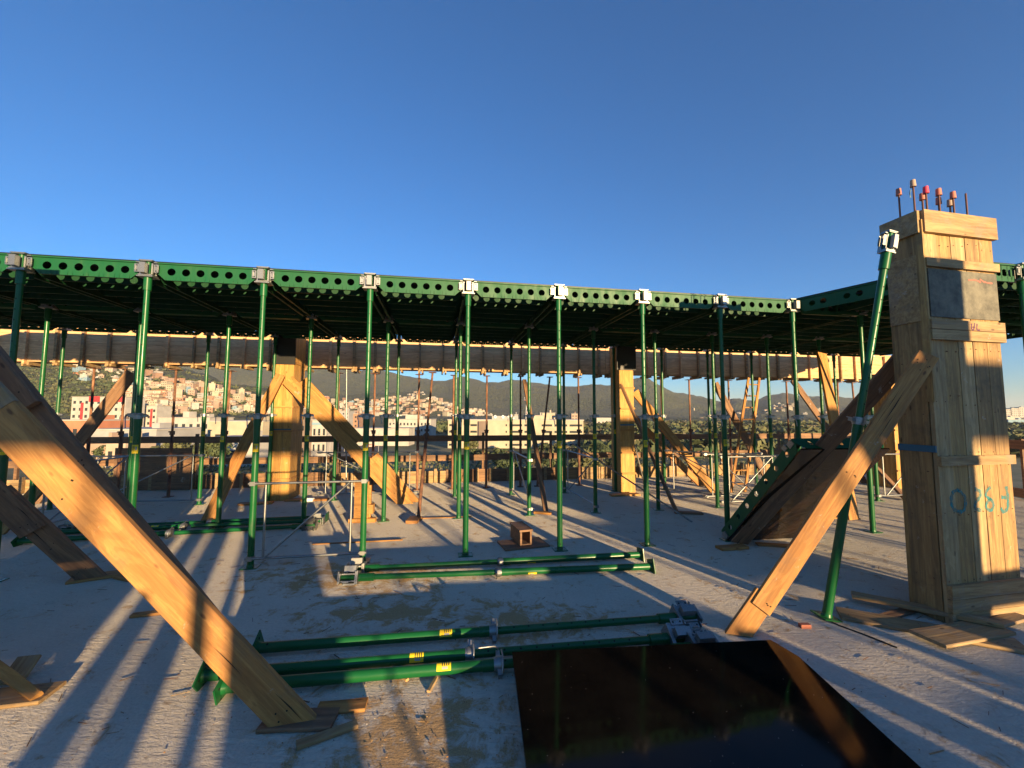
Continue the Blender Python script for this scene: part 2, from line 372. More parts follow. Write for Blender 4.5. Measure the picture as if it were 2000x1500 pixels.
def terrain(X, Y):
    px = 1000+F*X/Y; h = GZ-1
    for tab, a, b_ in ((FOOT, 330, 800), (SPUR, 800, 1250), (HUMP, 1000, 1450), (SKYL, 1250, 2300)):
        zt = EYE+(809-lerp(tab, px))/F*b_
        if zt < GZ: continue
        k = sst((Y-a)/(b_-a)) if Y < b_ else 1-.35*sst((Y-b_)/(.5*b_))
        h = max(h, GZ-1+(zt-GZ+1)*k)
    if h > GZ:
        k = min(1, (h-GZ)/40)
        h += k*(noise.fractal(Vector((X*.004, Y*.004, 0)), .9, 2.1, 5)*22+noise.noise(Vector((X*.06, Y*.06, 3)))*3.5+noise.noise(Vector((X*.13, Y*.13, 7)))*2.2)-k*3
    return h
mb = MB(); NU, NV = 420, 150
ys = [330*(3500/330)**(k/NV) for k in range(NV+1)]; vs = []
for Y in ys:
    for k in range(NU+1):
        u = -1.7+3.4*k/NU; vs.append((u*Y, Y, terrain(u*Y, Y)))
mb.add(vs, [(j*(NU+1)+k, j*(NU+1)+k+1, (j+1)*(NU+1)+k+1, (j+1)*(NU+1)+k) for j in range(NV) for k in range(NU)], 'hill_forest', None, True)
o = mb.obj('hills'); o['kind'] = 'structure'
def hit(px, py, y0=335, y1=2400):
    d = ray(px, py); Y = y0
    while Y < y1:
        p = Vector((0, 0, EYE))+d*(Y/d.y)
        if terrain(p.x, p.y) >= p.z: return p
        Y += 8
    return None
def flat(name, pts, z, m): return sheet(name, [G(x, y, GZ) for x, y in pts], z, .03, m)
flat('water', [(1880, 843), (2120, 843), (2160, 852), (1900, 853)], GZ+.06, 'water')
flat('road', [(560, 862), (700, 838), (850, 826), (872, 828), (790, 850), (700, 905), (560, 905)], GZ+.05, 'asphalt')
flat('car_park', [(-40, 868), (420, 868), (430, 905), (-60, 905)], GZ+.04, 'asphalt')

# ------------------------------------------------------------------ deck panels (green frames, drilled webs, film-faced ply)
def web(mb, L, h, zt, y0, th, holes, r, ch, m, M=None, nseg=14):
    """drilled plate in the XZ plane: top at zt, full height h, ends chamfered over ch"""
    x0, x1 = -L/2, L/2; zb = zt-h; zc = zt-h*.5; zm = zt-h*.46
    for sy in (-1, 1):
        y = y0+sy*th/2
        def q(ps): mb.add([(x, y, z) for x, z in ps], [list(range(len(ps)))], m, M)
        q([(x0, zt), (x0+ch, zt), (x0+ch, zb), (x0, zc)]); q([(x1, zt), (x1-ch, zt), (x1-ch, zb), (x1, zc)])
        cx = x0+ch
        for k, hx in enumerate(holes):
            a = hx-r*1.25; b_ = hx+r*1.25
            if a > cx+1e-4: q([(cx, zt), (a, zt), (a, zb), (cx, zb)])
            vs = []
            for s_ in range(nseg):
                an = 2*pi*(s_+.5)/nseg; c_, n_ = cos(an), sin(an)
                kx = (b_-hx)/abs(c_) if abs(c_) > 1e-6 else 1e9
                kz = ((zt-zm) if n_ > 0 else (zm-zb))/abs(n_) if abs(n_) > 1e-6 else 1e9
                kk = min(kx, kz)
                vs += [(hx+r*c_, y, zm+r*n_), (hx+kk*c_, y, zm+kk*n_)]
            mb.add(vs, [(2*s_, 2*s_+1, 2*((s_+1) % nseg)+1, 2*((s_+1) % nseg)) for s_ in range(nseg)], m, M)
            # the four corners of the hole's cell
            for (qx, qz) in ((b_, zt), (a, zt), (a, zb), (b_, zb)):
                near = sorted([v for v in vs[1::2]], key=lambda v: (v[0]-qx)**2+(v[2]-qz)**2)[:2]
                mb.add([near[0], near[1], (qx, y, qz)], [(0, 1, 2)], m, M)
            cx = b_
        if x1-ch > cx+1e-4: q([(cx, zt), (x1-ch, zt), (x1-ch, zb), (cx, zb)])
    for hx in holes:
        vs = []
        for s_ in range(nseg):
            an = 2*pi*(s_+.5)/nseg
            for sy in (-1, 1): vs.append((hx+r*cos(an), y0+sy*th/2, zm+r*sin(an)))
        mb.add(vs, [(2*s_, 2*s_+1, 2*((s_+1) % nseg)+1, 2*((s_+1) % nseg)) for s_ in range(nseg)], m, M)
    for (a, za), (b_, zb_) in (((x0, zc), (x0+ch, zb)), ((x0+ch, zb), (x1-ch, zb)), ((x1-ch, zb), (x1, zc)), ((x0, zt), (x0, zc)), ((x1, zc), (x1, zt))):
        mb.add([(a, y0-th/2, za), (b_, y0-th/2, zb_), (b_, y0+th/2, zb_), (a, y0+th/2, za)], [(0, 1, 2, 3)], m, M)
GP = 'green_panel_paint'; GP_SHADE = 'shaded_green_paint'
def panel(label, M, LX=BA, LY=BB, group=None, ribs=True, holes6=(-.3225, -.1935, -.0645, .0645, .1935, .3225)):
    r_ = thing('deck_panel', label, 'formwork panel', group=group, M=M)
    k = LX/BA; hs = [h*k for h in holes6]; LW = LX-.126; zt = -.017
    for nm, y0, s_ in (('edge_beam', 0, 1), ('edge_beam', LY-.032, -1)):
        mb = MB(); web(mb, LW, .158, zt-.012, y0, .004, hs, .037, .085*k, GP)
        mb.box((0, y0-.004*s_, zt-.006), (LW+.02, .026, .0115), GP)
        mb.box((0, y0+.012*s_, zt-.012-.158+.002), (LW-.18, .024, .004), GP)
        mb.obj(nm, r_)
    R = Matrix.Rotation(pi/2, 4, 'Z'); ly = LY-.17; ph = [h*ly/1.4 for h in (-.53, -.44, -.2, -.11, .11, .2, .44, .53)]
    for sx in (-1, 1):
        mb = MB(); Mx = Matrix.Translation((sx*(LX/2-.034), LY/2-.01, 0)) @ R
        web(mb, ly, .15, zt-.012, 0, .004, ph, .03, .1, GP_SHADE, Mx, 12)
        mb.box((0, 0, zt-.006), (ly, .03, .0115), GP_SHADE, Mx); mb.box((0, sx*.012, zt-.161), (ly-.22, .022, .004), GP_SHADE, Mx)
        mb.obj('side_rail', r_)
    if ribs:
        mr = MB(); web(mr, LX-.085, .152, zt-.002, 0, .003, hs, .034, .07, GP_SHADE, None, 12); mr.box((0, .009, zt-.153), (LX-.24, .018, .003), GP_SHADE); me = mr.mesh('rib')
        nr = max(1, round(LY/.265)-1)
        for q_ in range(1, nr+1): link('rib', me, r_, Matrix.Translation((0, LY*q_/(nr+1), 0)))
    MB().box((0, LY/2, -.0085), (LX-.003, LY-.003, .016), 'deck_underside').obj('plywood_top', r_)
    return r_
def grid_M(u, v, z=3.0, rz=PH):
    M = Matrix.Rotation(rz, 4, 'Z'); M.translation = UV_(u, v, z); return M
base_panel = None
I0, I1 = -3, 13
for j in (0, 1):
    for i in range(I0, I1):
        M = grid_M((i+.5)*BA, j*BB)
        ro = 'front' if j == 0 else 'rear'
        lab = '%s row panel of the raised green deck, %s from the left end' % (ro, ORD[i-I0])
        if base_panel is None: base_panel = p = panel(lab, M, group='panels of the raised green deck')
        else: p = copy_tree(base_panel); p.matrix_local = M; p['label'] = lab
# extension towards the viewer at the right, beside the near pillar
JE = -.93
for k, (a, b_) in enumerate(((8.52, 9.1), (9.1, 10.1), (10.1, 11.06), (11.06, 12.03), (12.03, 13.0))):
    panel('deck panel jutting forward behind the near pillar, %s from its left' % ORD[k], grid_M((a+b_)/2*BA, JE*BB), (b_-a)*BA, -JE*BB-.01, 'deck panels jutting forward at the right')
# triangular infill with its slanting edge beam
t_ = thing('deck_panel', 'triangular infill panel with slanted green edge beam left of the near pillar', 'formwork panel', N(8, 0, 3.0))
a, c_ = N(8.02, 0, 3), N(8.5, JE, 3); L = (c_-a).length; ang = math.atan2((c_-a).y, (c_-a).x)
Mx = Matrix.Translation((a+c_)/2-N(8, 0, 3)) @ Matrix.Rotation(ang, 4, 'Z')
mb = MB(); web(mb, L-.1, .16, -.029, 0, .004, [h*L/1.55 for h in (-.56, -.44, -.2, -.08, .16, .28, .52, .62)][:7], .034, .08, GP, Mx); mb.box((0, 0, -.023), (L-.06, .03, .0115), GP, Mx); mb.obj('edge_beam', t_)
tri = [N(8.01, -.01, 3), N(8.5, JE, 3), N(8.5, -.01, 3)]; mb = MB(); P_ = [p-N(8, 0, 3) for p in tri]
mb.add([p+Vector((0, 0, -.001)) for p in P_]+[p+Vector((0, 0, -.016)) for p in P_], [(0, 1, 2), (5, 4, 3), (0, 3, 4, 1), (1, 4, 5, 2), (2, 5, 3, 0)], 'deck_underside'); mb.obj('plywood_top', t_)
mb = MB()
for q_ in (.3, .55, .8):
    p = N(8+.48*q_*1.0+.02, JE*q_, 2.91)-N(8, 0, 3); e = N(8.48, JE*q_, 2.91)-N(8, 0, 3); mb.box(((e-p).length/2, 0, 0), ((e-p).length, .004, .11), GP, Matrix.Translation(p) @ Matrix.Rotation(PH, 4, 'Z'))
mb.obj('rib', t_)

# ------------------------------------------------------------------ green props
def sticker_mb(r, z0, z1, a0, a1, n=8):
    mb = MB(); vs = []
    for k in range(n+1):
        a = a0+(a1-a0)*k/n; vs += [(r*cos(a), r*sin(a), z0), (r*cos(a), r*sin(a), z1)]
    mb.add(vs, [(2*k, 2*k+2, 2*k+3, 2*k+1) for k in range(n)], 'yellow_sticker', None, True)
    r2 = r+.0004
    for q_ in range(4):                      # printed text lines
        zz = z1-.012-q_*.012; vs = []
        for k in range(4):
            a = a0+(a1-a0)*(.12+.16*k); vs += [(r2*cos(a), r2*sin(a), zz-.0028), (r2*cos(a), r2*sin(a), zz+.0028)]
        mb.add(vs, [(2*k, 2*k+2, 2*k+3, 2*k+1) for k in range(3)], 'ink')
    vs = []
    for k in range(3):
        a = a0+(a1-a0)*(.66+.1*k); vs += [(r2*cos(a), r2*sin(a), z1-.05), (r2*cos(a), r2*sin(a), z1-.018)]
    mb.add(vs, [(2*k, 2*k+2, 2*k+3, 2*k+1) for k in range(2)], 'wall_grey')
    return mb
def head_mb():
    mb = MB(); g = 'galvanised'
    for sx in (-1, 1):
        for z_ in (2.89, 2.94): mb.cyl((sx*.082, -.0332, z_), (sx*.082, -.0342, z_), .0065, 'hole_dark', 8)
    mb.box((0, 0, 2.992), (.12, .10, .008), g); mb.box((0, 0, 2.985), (.10, .09, .006), g)
    mb.box((0, 0, 2.832), (.14, .11, .010), g); mb.box((0, 0, 2.846), (.12, .10, .012), g)
    for sx in (-1, 1):
        mb.box((sx*.05, -.028, 2.905), (.014, .010, .12), g); mb.box((sx*.05, .028, 2.905), (.014, .010, .12), g)
        mb.box((sx*.084, -.030, 2.915), (.04, .006, .08), g); mb.box((sx*.084, .030, 2.915), (.04, .006, .08), g)
        mb.box((sx*.096, -.036, 2.915), (.008, .008, .05), g)
        mb.box((0, sx*.072, 2.905), (.05, .05, .10), g)
        mb.box((sx*.078, 0, 2.972), (.03, .07, .008), g)
    return mb
def collar_mb():
    mb = MB(); g = 'galvanised'; z = 1.475
    mb.cyl((0, 0, z-.018), (0, 0, z+.018), .043, g, 16); mb.cyl((0, 0, z+.018), (0, 0, z+.026), .036, g, 16); mb.cyl((0, 0, z-.030), (0, 0, z-.018), .037, g, 16)
    mb.box((-.055, 0, z), (.045, .03, .024), g); mb.box((.055, 0, z), (.045, .03, .024), g)
    mb.tube([(.07, 0, z+.012), (.05, -.05, z+.018), (0, -.062, z+.02), (-.05, -.05, z+.018)], .005, g, 6)
    return mb
def inner_mb(z0=1.4):
    mb = MB(); mb.cyl((0, 0, z0), (0, 0, 2.985), .0242, 'green_paint', 16)
    z = 1.56
    while z < 2.66:
        for sy in (-1, 1): mb.cyl((0, sy*.0236, z), (0, sy*.0246, z), .0062, 'hole_dark', 8)
        z += .1
    return mb
def outer_mb():
    mb = MB(); mb.cyl((0, 0, .008), (0, 0, 1.462), .0305, 'green_paint', 18); mb.cyl((0, 0, 1.38), (0, 0, 1.464), .0335, 'green_paint', 18)
    mb.cyl((0, -.0300, .07), (0, -.0310, .07), .007, 'hole_dark', 8); return mb
def foot_mb():
    mb = MB(); g = 'green_paint'; mb.box((0, 0, .005), (.15, .13, .008), g)
    for a in range(4): mb.cyl((.055*cos(a*pi/2+.78), .048*sin(a*pi/2+.78), .0088), (.055*cos(a*pi/2+.78), .048*sin(a*pi/2+.78), .0098), .007, 'hole_dark', 8)
    mb.cyl((0, 0, .009), (0, 0, .03), .036, g, 16, .031); return mb
def make_prop(label, group):
    r_ = thing('steel_prop', label, 'formwork prop', group=group)
    outer_mb().obj('outer_tube', r_); inner_mb().obj('inner_tube', r_)
    MB().cyl((0, 0, 2.70), (0, 0, 2.826), .0335, 'green_paint', 16).obj('head_sleeve', r_)
    head_mb().obj('drop_head', r_); collar_mb().obj('locking_collar', r_); MB().tube([(-.075, 0, 1.48), (-.085, -.02, 1.479), (-.08, -.045, 1.455), (-.07, -.055, 1.415), (-.066, -.057, 1.36)], .005, 'galvanised', 6).obj('collar_handle', r_); foot_mb().obj('base_plate', r_)
    sticker_mb(.0312, 1.12, 1.20, radians(215), radians(330)).obj('sticker', r_)
    return r_
GR = {0: 'green props under the near edge of the deck', 1: 'green props in the middle row under the deck', 2: 'green props in the rear row under the deck'}
RN = {0: "near edge", 1: 'middle row', 2: 'rear row'}
proto = None
def put_prop(p, rz, label, group):
    global proto
    if proto is None: proto = o = make_prop(label, group)
    else: o = copy_tree(proto); o['label'] = label; o['group'] = group
    o.location = p; o.rotation_euler = (0, 0, rz); return o
for j, (a, b_) in {0: (-2, 10), 1: (-2, 13), 2: (-2, 14)}.items():
    for i in range(a, b_):
        u = i if i < 13 else 12.93
        put_prop(N(u, j)+Vector((0, 0, 0)), PH+random.uniform(-.25, .25)*(j > 0), "green steel prop under the deck's %s, %s from the left" % (RN[j], ORD[i-a]), GR[j])
for k, (i, j) in enumerate(((9.12, JE), (10.1, JE), (12.93, JE), (10, 0), (11, 0), (12.93, 0))):
    put_prop(N(i, j), PH, 'green prop under the deck behind the near pillar, %s of six' % ORD[k], 'green props hidden behind the near pillar')

# lying props: same parts, turned to lie on the floor; (foot end, head end)
def lie(p_foot, p_head, roll, label, group, handle=False):
    p_foot, p_head = Vector(p_foot), Vector(p_head); ax = (p_head-p_foot).normalized(); L = (p_head-p_foot).length
    up = Vector((0, 0, 1)); y = up.cross(ax).normalized(); x = y.cross(ax)
    R = Matrix((x, y, ax)).transposed().to_4x4() @ Matrix.Rotation(roll, 4, 'Z'); R.translation = p_foot
    o = copy_tree(proto); o.matrix_local = R; o['label'] = label; o['group'] = group
    if not handle:
        for c in list(o.children):
            if c.name.startswith('collar_handle'): bpy.data.objects.remove(c)
    d = L-3.0                                    # pushed in or drawn out: shift head parts along the tube
    for c in o.children:
        if c.name.split('.')[0] in ('inner_tube', 'drop_head', 'head_sleeve'): c.location.z += d
    return o
g1 = 'three green props lying beside the black sheet'
lie(G(500, 1266, .052), G(1362, 1203, .052), radians(-60), 'green prop lying on the slab, farthest of the three near the black sheet', g1)
lie(G(396, 1319, .052), G(1352, 1243, .052), radians(-50), 'green prop lying on the slab, middle of the three near the black sheet', g1)
lie(G(434, 1342, .052), G(1400, 1262, .05), radians(-70), 'green prop lying nearest, its head hidden under the black sheet', g1, True)
g2 = 'two green props lying side by side at the centre'
lie(G(1252, 1083, .05), G(676, 1112, .05), radians(100), 'green prop lying at the centre, rear one of the pair', g2)
lie(G(1273, 1106, .05), G(662, 1129, .05), radians(110), 'green prop lying at the centre, front one of the pair', g2)
g3 = 'green props lying on the slab at the left'
lie(G(36, 1057, .05), G(620, 1026, .05), radians(-60), 'green prop lying left, nearest of the three across the slab', g3)
lie(G(90, 1040, .05), G(634, 1016, .05), radians(-90), 'green prop lying left, middle of the three across the slab', g3)
lie(G(640, 1010, .05), G(120, 1032, .05), radians(90), 'green prop lying left, farthest of the three across the slab', g3)
# slanting prop bracing the near pillar
lean = lie(G(1614, 1205, .01), PY(1738, 452, 3.02), radians(200), 'long green prop leaning from the slab onto the near timber pillar', 'leaning prop', True)
for c in lean.children:
    if c.name.startswith('drop_head'): c.scale = (.62, .62, 1)

# ------------------------------------------------------------------ galvanised brace frames between props
def gframe(p0, p1, label, h=.72, z0=.09, off=.12, diag=1, group='galvanised brace frames clamped between props'):
    p0, p1 = Vector(p0), Vector(p1); p0.z = p1.z = 0; d = (p1-p0).normalized(); L = (p1-p0).length
    r_ = thing('scaffold_brace', label, 'brace frame', p0, math.atan2(d.y, d.x), group); g = 'galvanised'; r = .0125
    for z in (z0, z0+h): MB().cyl((-.04, -.03, z), (L+.04, -.03, z), r, g, 10).obj('rail', r_)
    for x in (off, L-off): MB().cyl((x, -.03, z0+.012), (x, -.03, z0+h-.012), r*.9, g, 10).obj('upright', r_)
    a, b_ = (off+.02, L-off-.02) if diag > 0 else (L-off-.02, off+.02)
    if diag: MB().cyl((a, -.052, z0+.01), (b_, -.052, z0+h-.01), r*.8, g, 8).obj('diagonal', r_)
    for x in (0, L):
        for z in (z0, z0+h):
            mb = MB(); mb.box((x, -.032, z), (.05, .03, .04), g); mb.cyl((x, .0, z-.016), (x, .0, z+.016), .038, g, 12); mb.obj('clamp', r_)
    return r_
gframe(N(2, 0), N(3, 0), 'large galvanised frame between the two nearest left props, open to viewer')
gframe(PY(625, 905, 7.35), PY(814, 905, 7.5), 'galvanised frame standing across the wide brace of left timber pillar', diag=-1)
gframe(N(5, 1), N(5, 2), 'galvanised frame at centre running away from the viewer')
gframe(N(6, 1), N(6, 2), 'galvanised frame right of centre running away from the viewer', diag=-1)
gframe(PY(1303, 905, 7.95), N(9, 1), 'galvanised frame right of the middle timber pillar, with steep diagonal', diag=-1)
gframe(N(8, 1)+E1*.08, N(9, 1)+E1*.1, 'bright galvanised frame left of the leaning deck panel', diag=1)
gframe(N(8, 1)+E1*.1+E2*.45, N(9, 1)+E1*.15+E2*.45, 'second bright galvanised frame behind the leaning deck panel', diag=-1)
gframe(N(11, 1), N(12, 1), 'galvanised frame just left of the near pillar, in front of lit timber', diag=1)
gframe(N(11, 1), N(11, 2), 'galvanised frame left of the near pillar running away from viewer', diag=-1)
gframe(PY(178, 905, 6.6), N(0, 2)+Vector((.05, -.05, 0)), 'galvanised frame beside the cluster of props at the left', diag=1)
gframe(N(-1, 1), N(-1, 2), 'galvanised frame at the far left behind the dark brace', diag=1)
def pole(p0, p1, label): return tag(MB().cyl(p0, p1, .013, 'galvanised', 8).obj('brace_pole'), label, 'brace pole', 'thin galvanised diagonal poles')
pole(PY(1118, 866, 7.6), G(1352, 1020), 'thin galvanised pole slanting down rightwards right of centre')
pole(PY(668, 935, 5.9), G(745, 995), 'thin galvanised pole slanting behind the second near prop')
pole(PY(593, 735, 7.9), G(568, 955), 'upright galvanised pole beside the left timber pillar')
pole(PY(677, 722, 8.0), G(676, 962), 'upright galvanised pole left of centre under the beam form')
pole(PY(1240, 870, 7.9), G(1262, 960), 'short galvanised pole slanting beside the middle timber pillar')

# ------------------------------------------------------------------ timber pillars
def pillar(name, label, F0, th, W, D, H, m='new_wood_vertical', patch=None, battens=(), nb=2):
    M = Matrix.Rotation(th, 4, 'Z'); M.translation = Vector(F0)
    r_ = thing(name, label, 'pillar form', M=M); rnd = random.Random(len(label))
    MB().box((W/2, D/2, H/2-.02), (W-.056, D-.056, H-.04), 'slab_concrete').obj('core', r_)
    for nm, L, Mf in (('front_boards', W, Matrix.Identity(4)), ('back_boards', W, Matrix.Translation((W, D, 0)) @ Matrix.Rotation(pi, 4, 'Z')),
                      ('left_boards', D-.056, Matrix.Translation((0, D-.028, 0)) @ Matrix.Rotation(-pi/2, 4, 'Z')), ('right_boards', D-.056, Matrix.Translation((W, .028, 0)) @ Matrix.Rotation(pi/2, 4, 'Z'))):
        k = nb if L > .3 else 1; mb = MB(); x = 0
        for q_ in range(k):
            wd = L/k; mm_ = rnd.choice(['old_wood_vertical', 'worn_wood_vertical', 'pale_wood_vertical']) if m == 'old_wood_vertical' else m
            mb.box((x+wd/2, .0135+rnd.uniform(-.003, .003), H/2), (wd-.005, .027, H-rnd.uniform(0, .01)), mm_, Mf)
            z_ = .3
            while z_ < H-.2:
                for q2 in (.2, .8): mb.cyl((x+wd*(q2+rnd.uniform(-.08, .08)), .001, z_), (x+wd*q2, -.0042, z_), .0042, 'rusty_steel', 6, M=Mf)
                z_ += rnd.uniform(.32, .5)
            x += wd
        mb.obj(nm, r_)
    for k, (z0, z1, pr, sides) in enumerate(battens):
        mb = MB(); h = z1-z0; zc = (z0+z1)/2; mm = 'old_wood' if m == 'old_wood_vertical' else 'new_wood'
        if 'f' in sides: mb.box((W/2+pr*.25, -pr/2, zc), (W+pr*.5, pr, h), mm)
        if 'l' in sides: mb.box((-pr/2, D/2+.005, zc), (pr, D-.01+pr, h), mm)
        if 'r' in sides: mb.box((W+pr*.25, D/2+.01, zc), (pr*.5-.002, D-.02, h), mm)
        mb.obj('batten', r_)
    return r_, M
# near pillar
PF = Vector((3.14, 3.045, 0)); PT = radians(11.5); PW, PD, PHt = .73, .245, 3.06
near, NM = pillar('timber_pillar', 'tall timber-boarded pillar at right with capped rebars and grey patch', PF, PT, PW, PD, PHt, 'old_wood_vertical', nb=5,
    battens=((2.90, 3.075, .032, 'flr'), (2.635, 2.70, .028, 'fr'), (2.15, 2.225, .03, 'fr'), (2.07, 2.146, .03, 'fr'), (1.13, 1.20, .026, 'f'), (.185, .28, .034, 'fr'), (.09, .18, .03, 'fr'), (.01, .085, .026, 'fr')))
mb = MB(); mb.box((PW/2+.015, -.0065, 2.435), (PW-.03, .010, .375), 'grey_patch'); mb.obj('grey_sheet', near)
mb = MB(); mb.box((-.006, PD/2+.01, 2.48), (.010, PD-.03, .52), 'old_wood'); mb.box((-.006, .006, 2.3), (.016, .05, 1.4), 'old_wood_vertical'); mb.obj('side_sheet', near)
mb = MB(); mb.box((-.0030, PD/2, 1.25), (.0125, PD+.004, .05), 'blue_tape'); mb.obj('blue_tape', near)
def strokes(polys, wd, m, name, parent, M):
    mb = MB()
    for pl in polys:
        P = [Vector((a, 0, b_)) for a, b_ in pl]
        fine = []
        for k in range(len(P)-1):
            p_1 = P[max(0, k-1)]; p0, p1 = P[k], P[k+1]; p2 = P[min(len(P)-1, k+2)]
            for s_ in range(5):
                q = s_/5; fine.append(.5*((2*p0)+(p1-p_1)*q+(2*p_1-5*p0+4*p1-p2)*q*q+(3*p0-p_1-3*p1+p2)*q**3))
        fine.append(P[-1]); vs = []
        for k, p in enumerate(fine):
            d = (fine[min(k+1, len(fine)-1)]-fine[max(k-1, 0)]).normalized(); nn = Vector((-d.z, 0, d.x))*wd/2*(1+.25*sin(k*1.7))
            vs += [p+nn, p-nn]
        mb.add(vs, [(2*k, 2*k+1, 2*k+3, 2*k+2) for k in range(len(fine)-1)], m)
    return mb.obj(name, parent, M)
# spray-painted characters, upside down as on the boards: F 8 2 0 read from right to left
MS = Matrix.Translation((0, -.0035, 0))
strokes([[(.66, .96), (.665, .88), (.655, .80), (.61, .77), (.585, .80)], [(.655, .875), (.60, .88)]], .026, 'teal_spray', 'spray_marking', near, MS)
strokes([[(.50, .96), (.455, .93), (.45, .89), (.50, .86), (.515, .82), (.48, .785), (.44, .81), (.455, .85), (.50, .875)]], .022, 'teal_spray', 'spray_marking', near, MS)
strokes([[(.34, .95), (.39, .93), (.385, .89), (.34, .85), (.33, .81), (.39, .79)]], .026, 'teal_spray', 'spray_marking', near, MS)
strokes([[(.18, .95), (.12, .93), (.10, .87), (.12, .81), (.19, .79), (.23, .82), (.235, .89), (.18, .95)]], .026, 'teal_spray', 'spray_marking', near, MS)
strokes([[(.395, 2.205), (.39, 2.165), (.41, 2.16), (.425, 2.21)], [(.45, 2.205), (.445, 2.16), (.475, 2.158)]], .010, 'purple_ink', 'pencil_mark', near, Matrix.Translation((0, -.0305, 0)))
strokes([[(.43, 2.555), (.5, 2.56), (.56, 2.545)], [(.55, 2.57), (.60, 2.55), (.68, 2.545)]], .012, 'red_chalk', 'red_mark', near, Matrix.Translation((0, -.0125, 0)))
m, t, b = MAT['teal_spray'], MAT['teal_spray'].node_tree, MAT['teal_spray'].node_tree.nodes['Principled BSDF']
mp = coords(t, (60, 60, 22), rnd=False); n = nd(t, 'ShaderNodeTexNoise', Scale=1.0, Detail=7.0, Roughness=.75); t.links.new(mp.outputs[0], n.inputs['Vector'])
r = ramp(t, n.outputs[0], [(.40, (.25,)*3), (.60, (.9,)*3)]); t.links.new(r.outputs[0], b.inputs['Alpha'])
NMi = NM.inverted()
CAPS = [((1755, 371), .22, 'cap_plastic'), ((1783, 354), .30, 'cap_faded'), ((1801, 380), .2, 'cap_plastic'), ((1808, 367), .25, 'cap_red'), ((1833, 371), .25, 'cap_plastic'), ((1833, 388), .2, 'cap_plastic'),
        ((1855, 392), .18, 'cap_faded'), ((1861, 377), .24, 'cap_plastic'), ((1886, 374), .24, None)]
dep = [3.26, 3.16, 3.24, 3.12, 3.12, 3.24, 3.26, 3.16, 3.18]
for (p, hh, cm), Yd in zip(CAPS, dep):
    tp = NMi @ PY(p[0], p[1]+4, Yd)
    mb = MB(); mb.cyl((tp.x, tp.y, 2.9), (tp.x, tp.y, tp.z), .0065, 'rebar_steel', 8)
    rb = mb.obj('rebar', near)
    if cm:
        mb = MB(); mb.cyl((tp.x, tp.y, tp.z-.03), (tp.x, tp.y, tp.z+.026), .0195, cm, 12, .0165); mb.obj('rebar_cap', rb)
# tag of torn tape on one bar
tp = NMi @ PY(1779, 378, 3.16); mb = MB(); mb.tube([(tp.x, tp.y, tp.z+.03), (tp.x-.012, tp.y, tp.z), (tp.x-.006, tp.y, tp.z-.035)], .004, 'wall_blue', 6); mb.obj('tape_scrap', near)
BT = tuple((z, z+.035, .022, 'fr') for z in (.35, .75, 1.18, 1.6, 2.0, 2.38))
pa, _ = pillar('timber_pillar', 'new timber pillar form at left with wide brace on its right', G(518, 981)+Vector((0.02, .05, 0)), PH, .32, .60, 2.93, battens=BT)
MB().box((.16, -.0045, 1.22), (.31, .003, .03), 'blue_tape').obj('blue_tape', pa)
MB().box((.16, -.012, 2.62), (.36, .022, .52), 'deck_underside').obj('dark_sheet', pa)
pb, _ = pillar('timber_pillar', 'new timber pillar form in the middle with crossed braces', G(1213, 963), PH, .30, .42, 2.93, battens=BT)
MB().box((.15, -.0045, 1.30), (.29, .003, .03), 'blue_tape').obj('blue_tape', pb)
MB().box((.15, -.012, 2.62), (.40, .022, .50), 'deck_underside').obj('dark_sheet', pb)
pc, _ = pillar('timber_pillar', 'sunlit timber pillar form seen just left of the near pillar', UV_(13.1, 2.45), PH, .36, .5, 2.38, battens=BT)

# braces -----------------------------------------------------------------------------
def brace(name, label, segs, group=None):
    r_ = thing(name, label, 'brace', segs[0][0])
    for k, (a, b_, wd, th, m, face, cut) in enumerate(segs):
        o = plank('board', Vector(a), Vector(b_), wd, th, m, face, cut, seed=k*7+len(label), ext=.15 if cut is not None else 0)
        o.parent = r_; o.matrix_parent_inverse = Matrix.Translation(-r_.location)
        if k and th < .04: pass
    return r_
Fc = (.25, -1, .12)
a, b_ = G(580, 1417), PY(0, 810, 1.9); d = (b_-a).normalized()
brace('timber_brace', 'broad sunlit plank brace slanting across the left foreground', [(a, a+d*3.25, .158, .040, 'plank_wood', Fc, .012), (a+d*2.02+Vector((0, -.0, .012)), a+d*3.2, .15, .03, 'old_wood', Fc, None)])
a2, b2 = G(505, 1352), PY(0, 742, 2.2); d2 = (b2-a2).normalized(); of = Vector((.0, .03, .0))
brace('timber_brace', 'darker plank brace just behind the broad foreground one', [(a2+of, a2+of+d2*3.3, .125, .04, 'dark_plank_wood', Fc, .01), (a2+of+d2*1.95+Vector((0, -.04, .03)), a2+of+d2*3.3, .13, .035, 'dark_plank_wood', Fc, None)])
a3, b3 = G(184, 1133), PY(0, 964, 3.4); d3 = (b3-a3).normalized()
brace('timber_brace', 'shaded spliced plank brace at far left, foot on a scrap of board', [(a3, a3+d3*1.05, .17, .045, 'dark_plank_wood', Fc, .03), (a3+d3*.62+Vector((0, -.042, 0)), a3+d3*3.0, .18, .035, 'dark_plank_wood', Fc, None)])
brace('timber_brace', 'pale plank brace low at the left frame edge', [(G(-10, 1046), PY(93, 935, 5.4), .15, .04, 'plank_wood', Fc, .01)])
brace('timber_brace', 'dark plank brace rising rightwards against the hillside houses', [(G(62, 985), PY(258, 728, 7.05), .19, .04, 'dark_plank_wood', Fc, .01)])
brace('timber_brace', 'spliced brace leaning onto left side of left timber pillar', [(G(402, 1026), PY(497, 828, 6.6), .16, .04, 'plank_wood', Fc, .01), (PY(490, 842, 6.6), PY(548, 732, 7.0), .15, .04, 'plank_wood', Fc, None)])
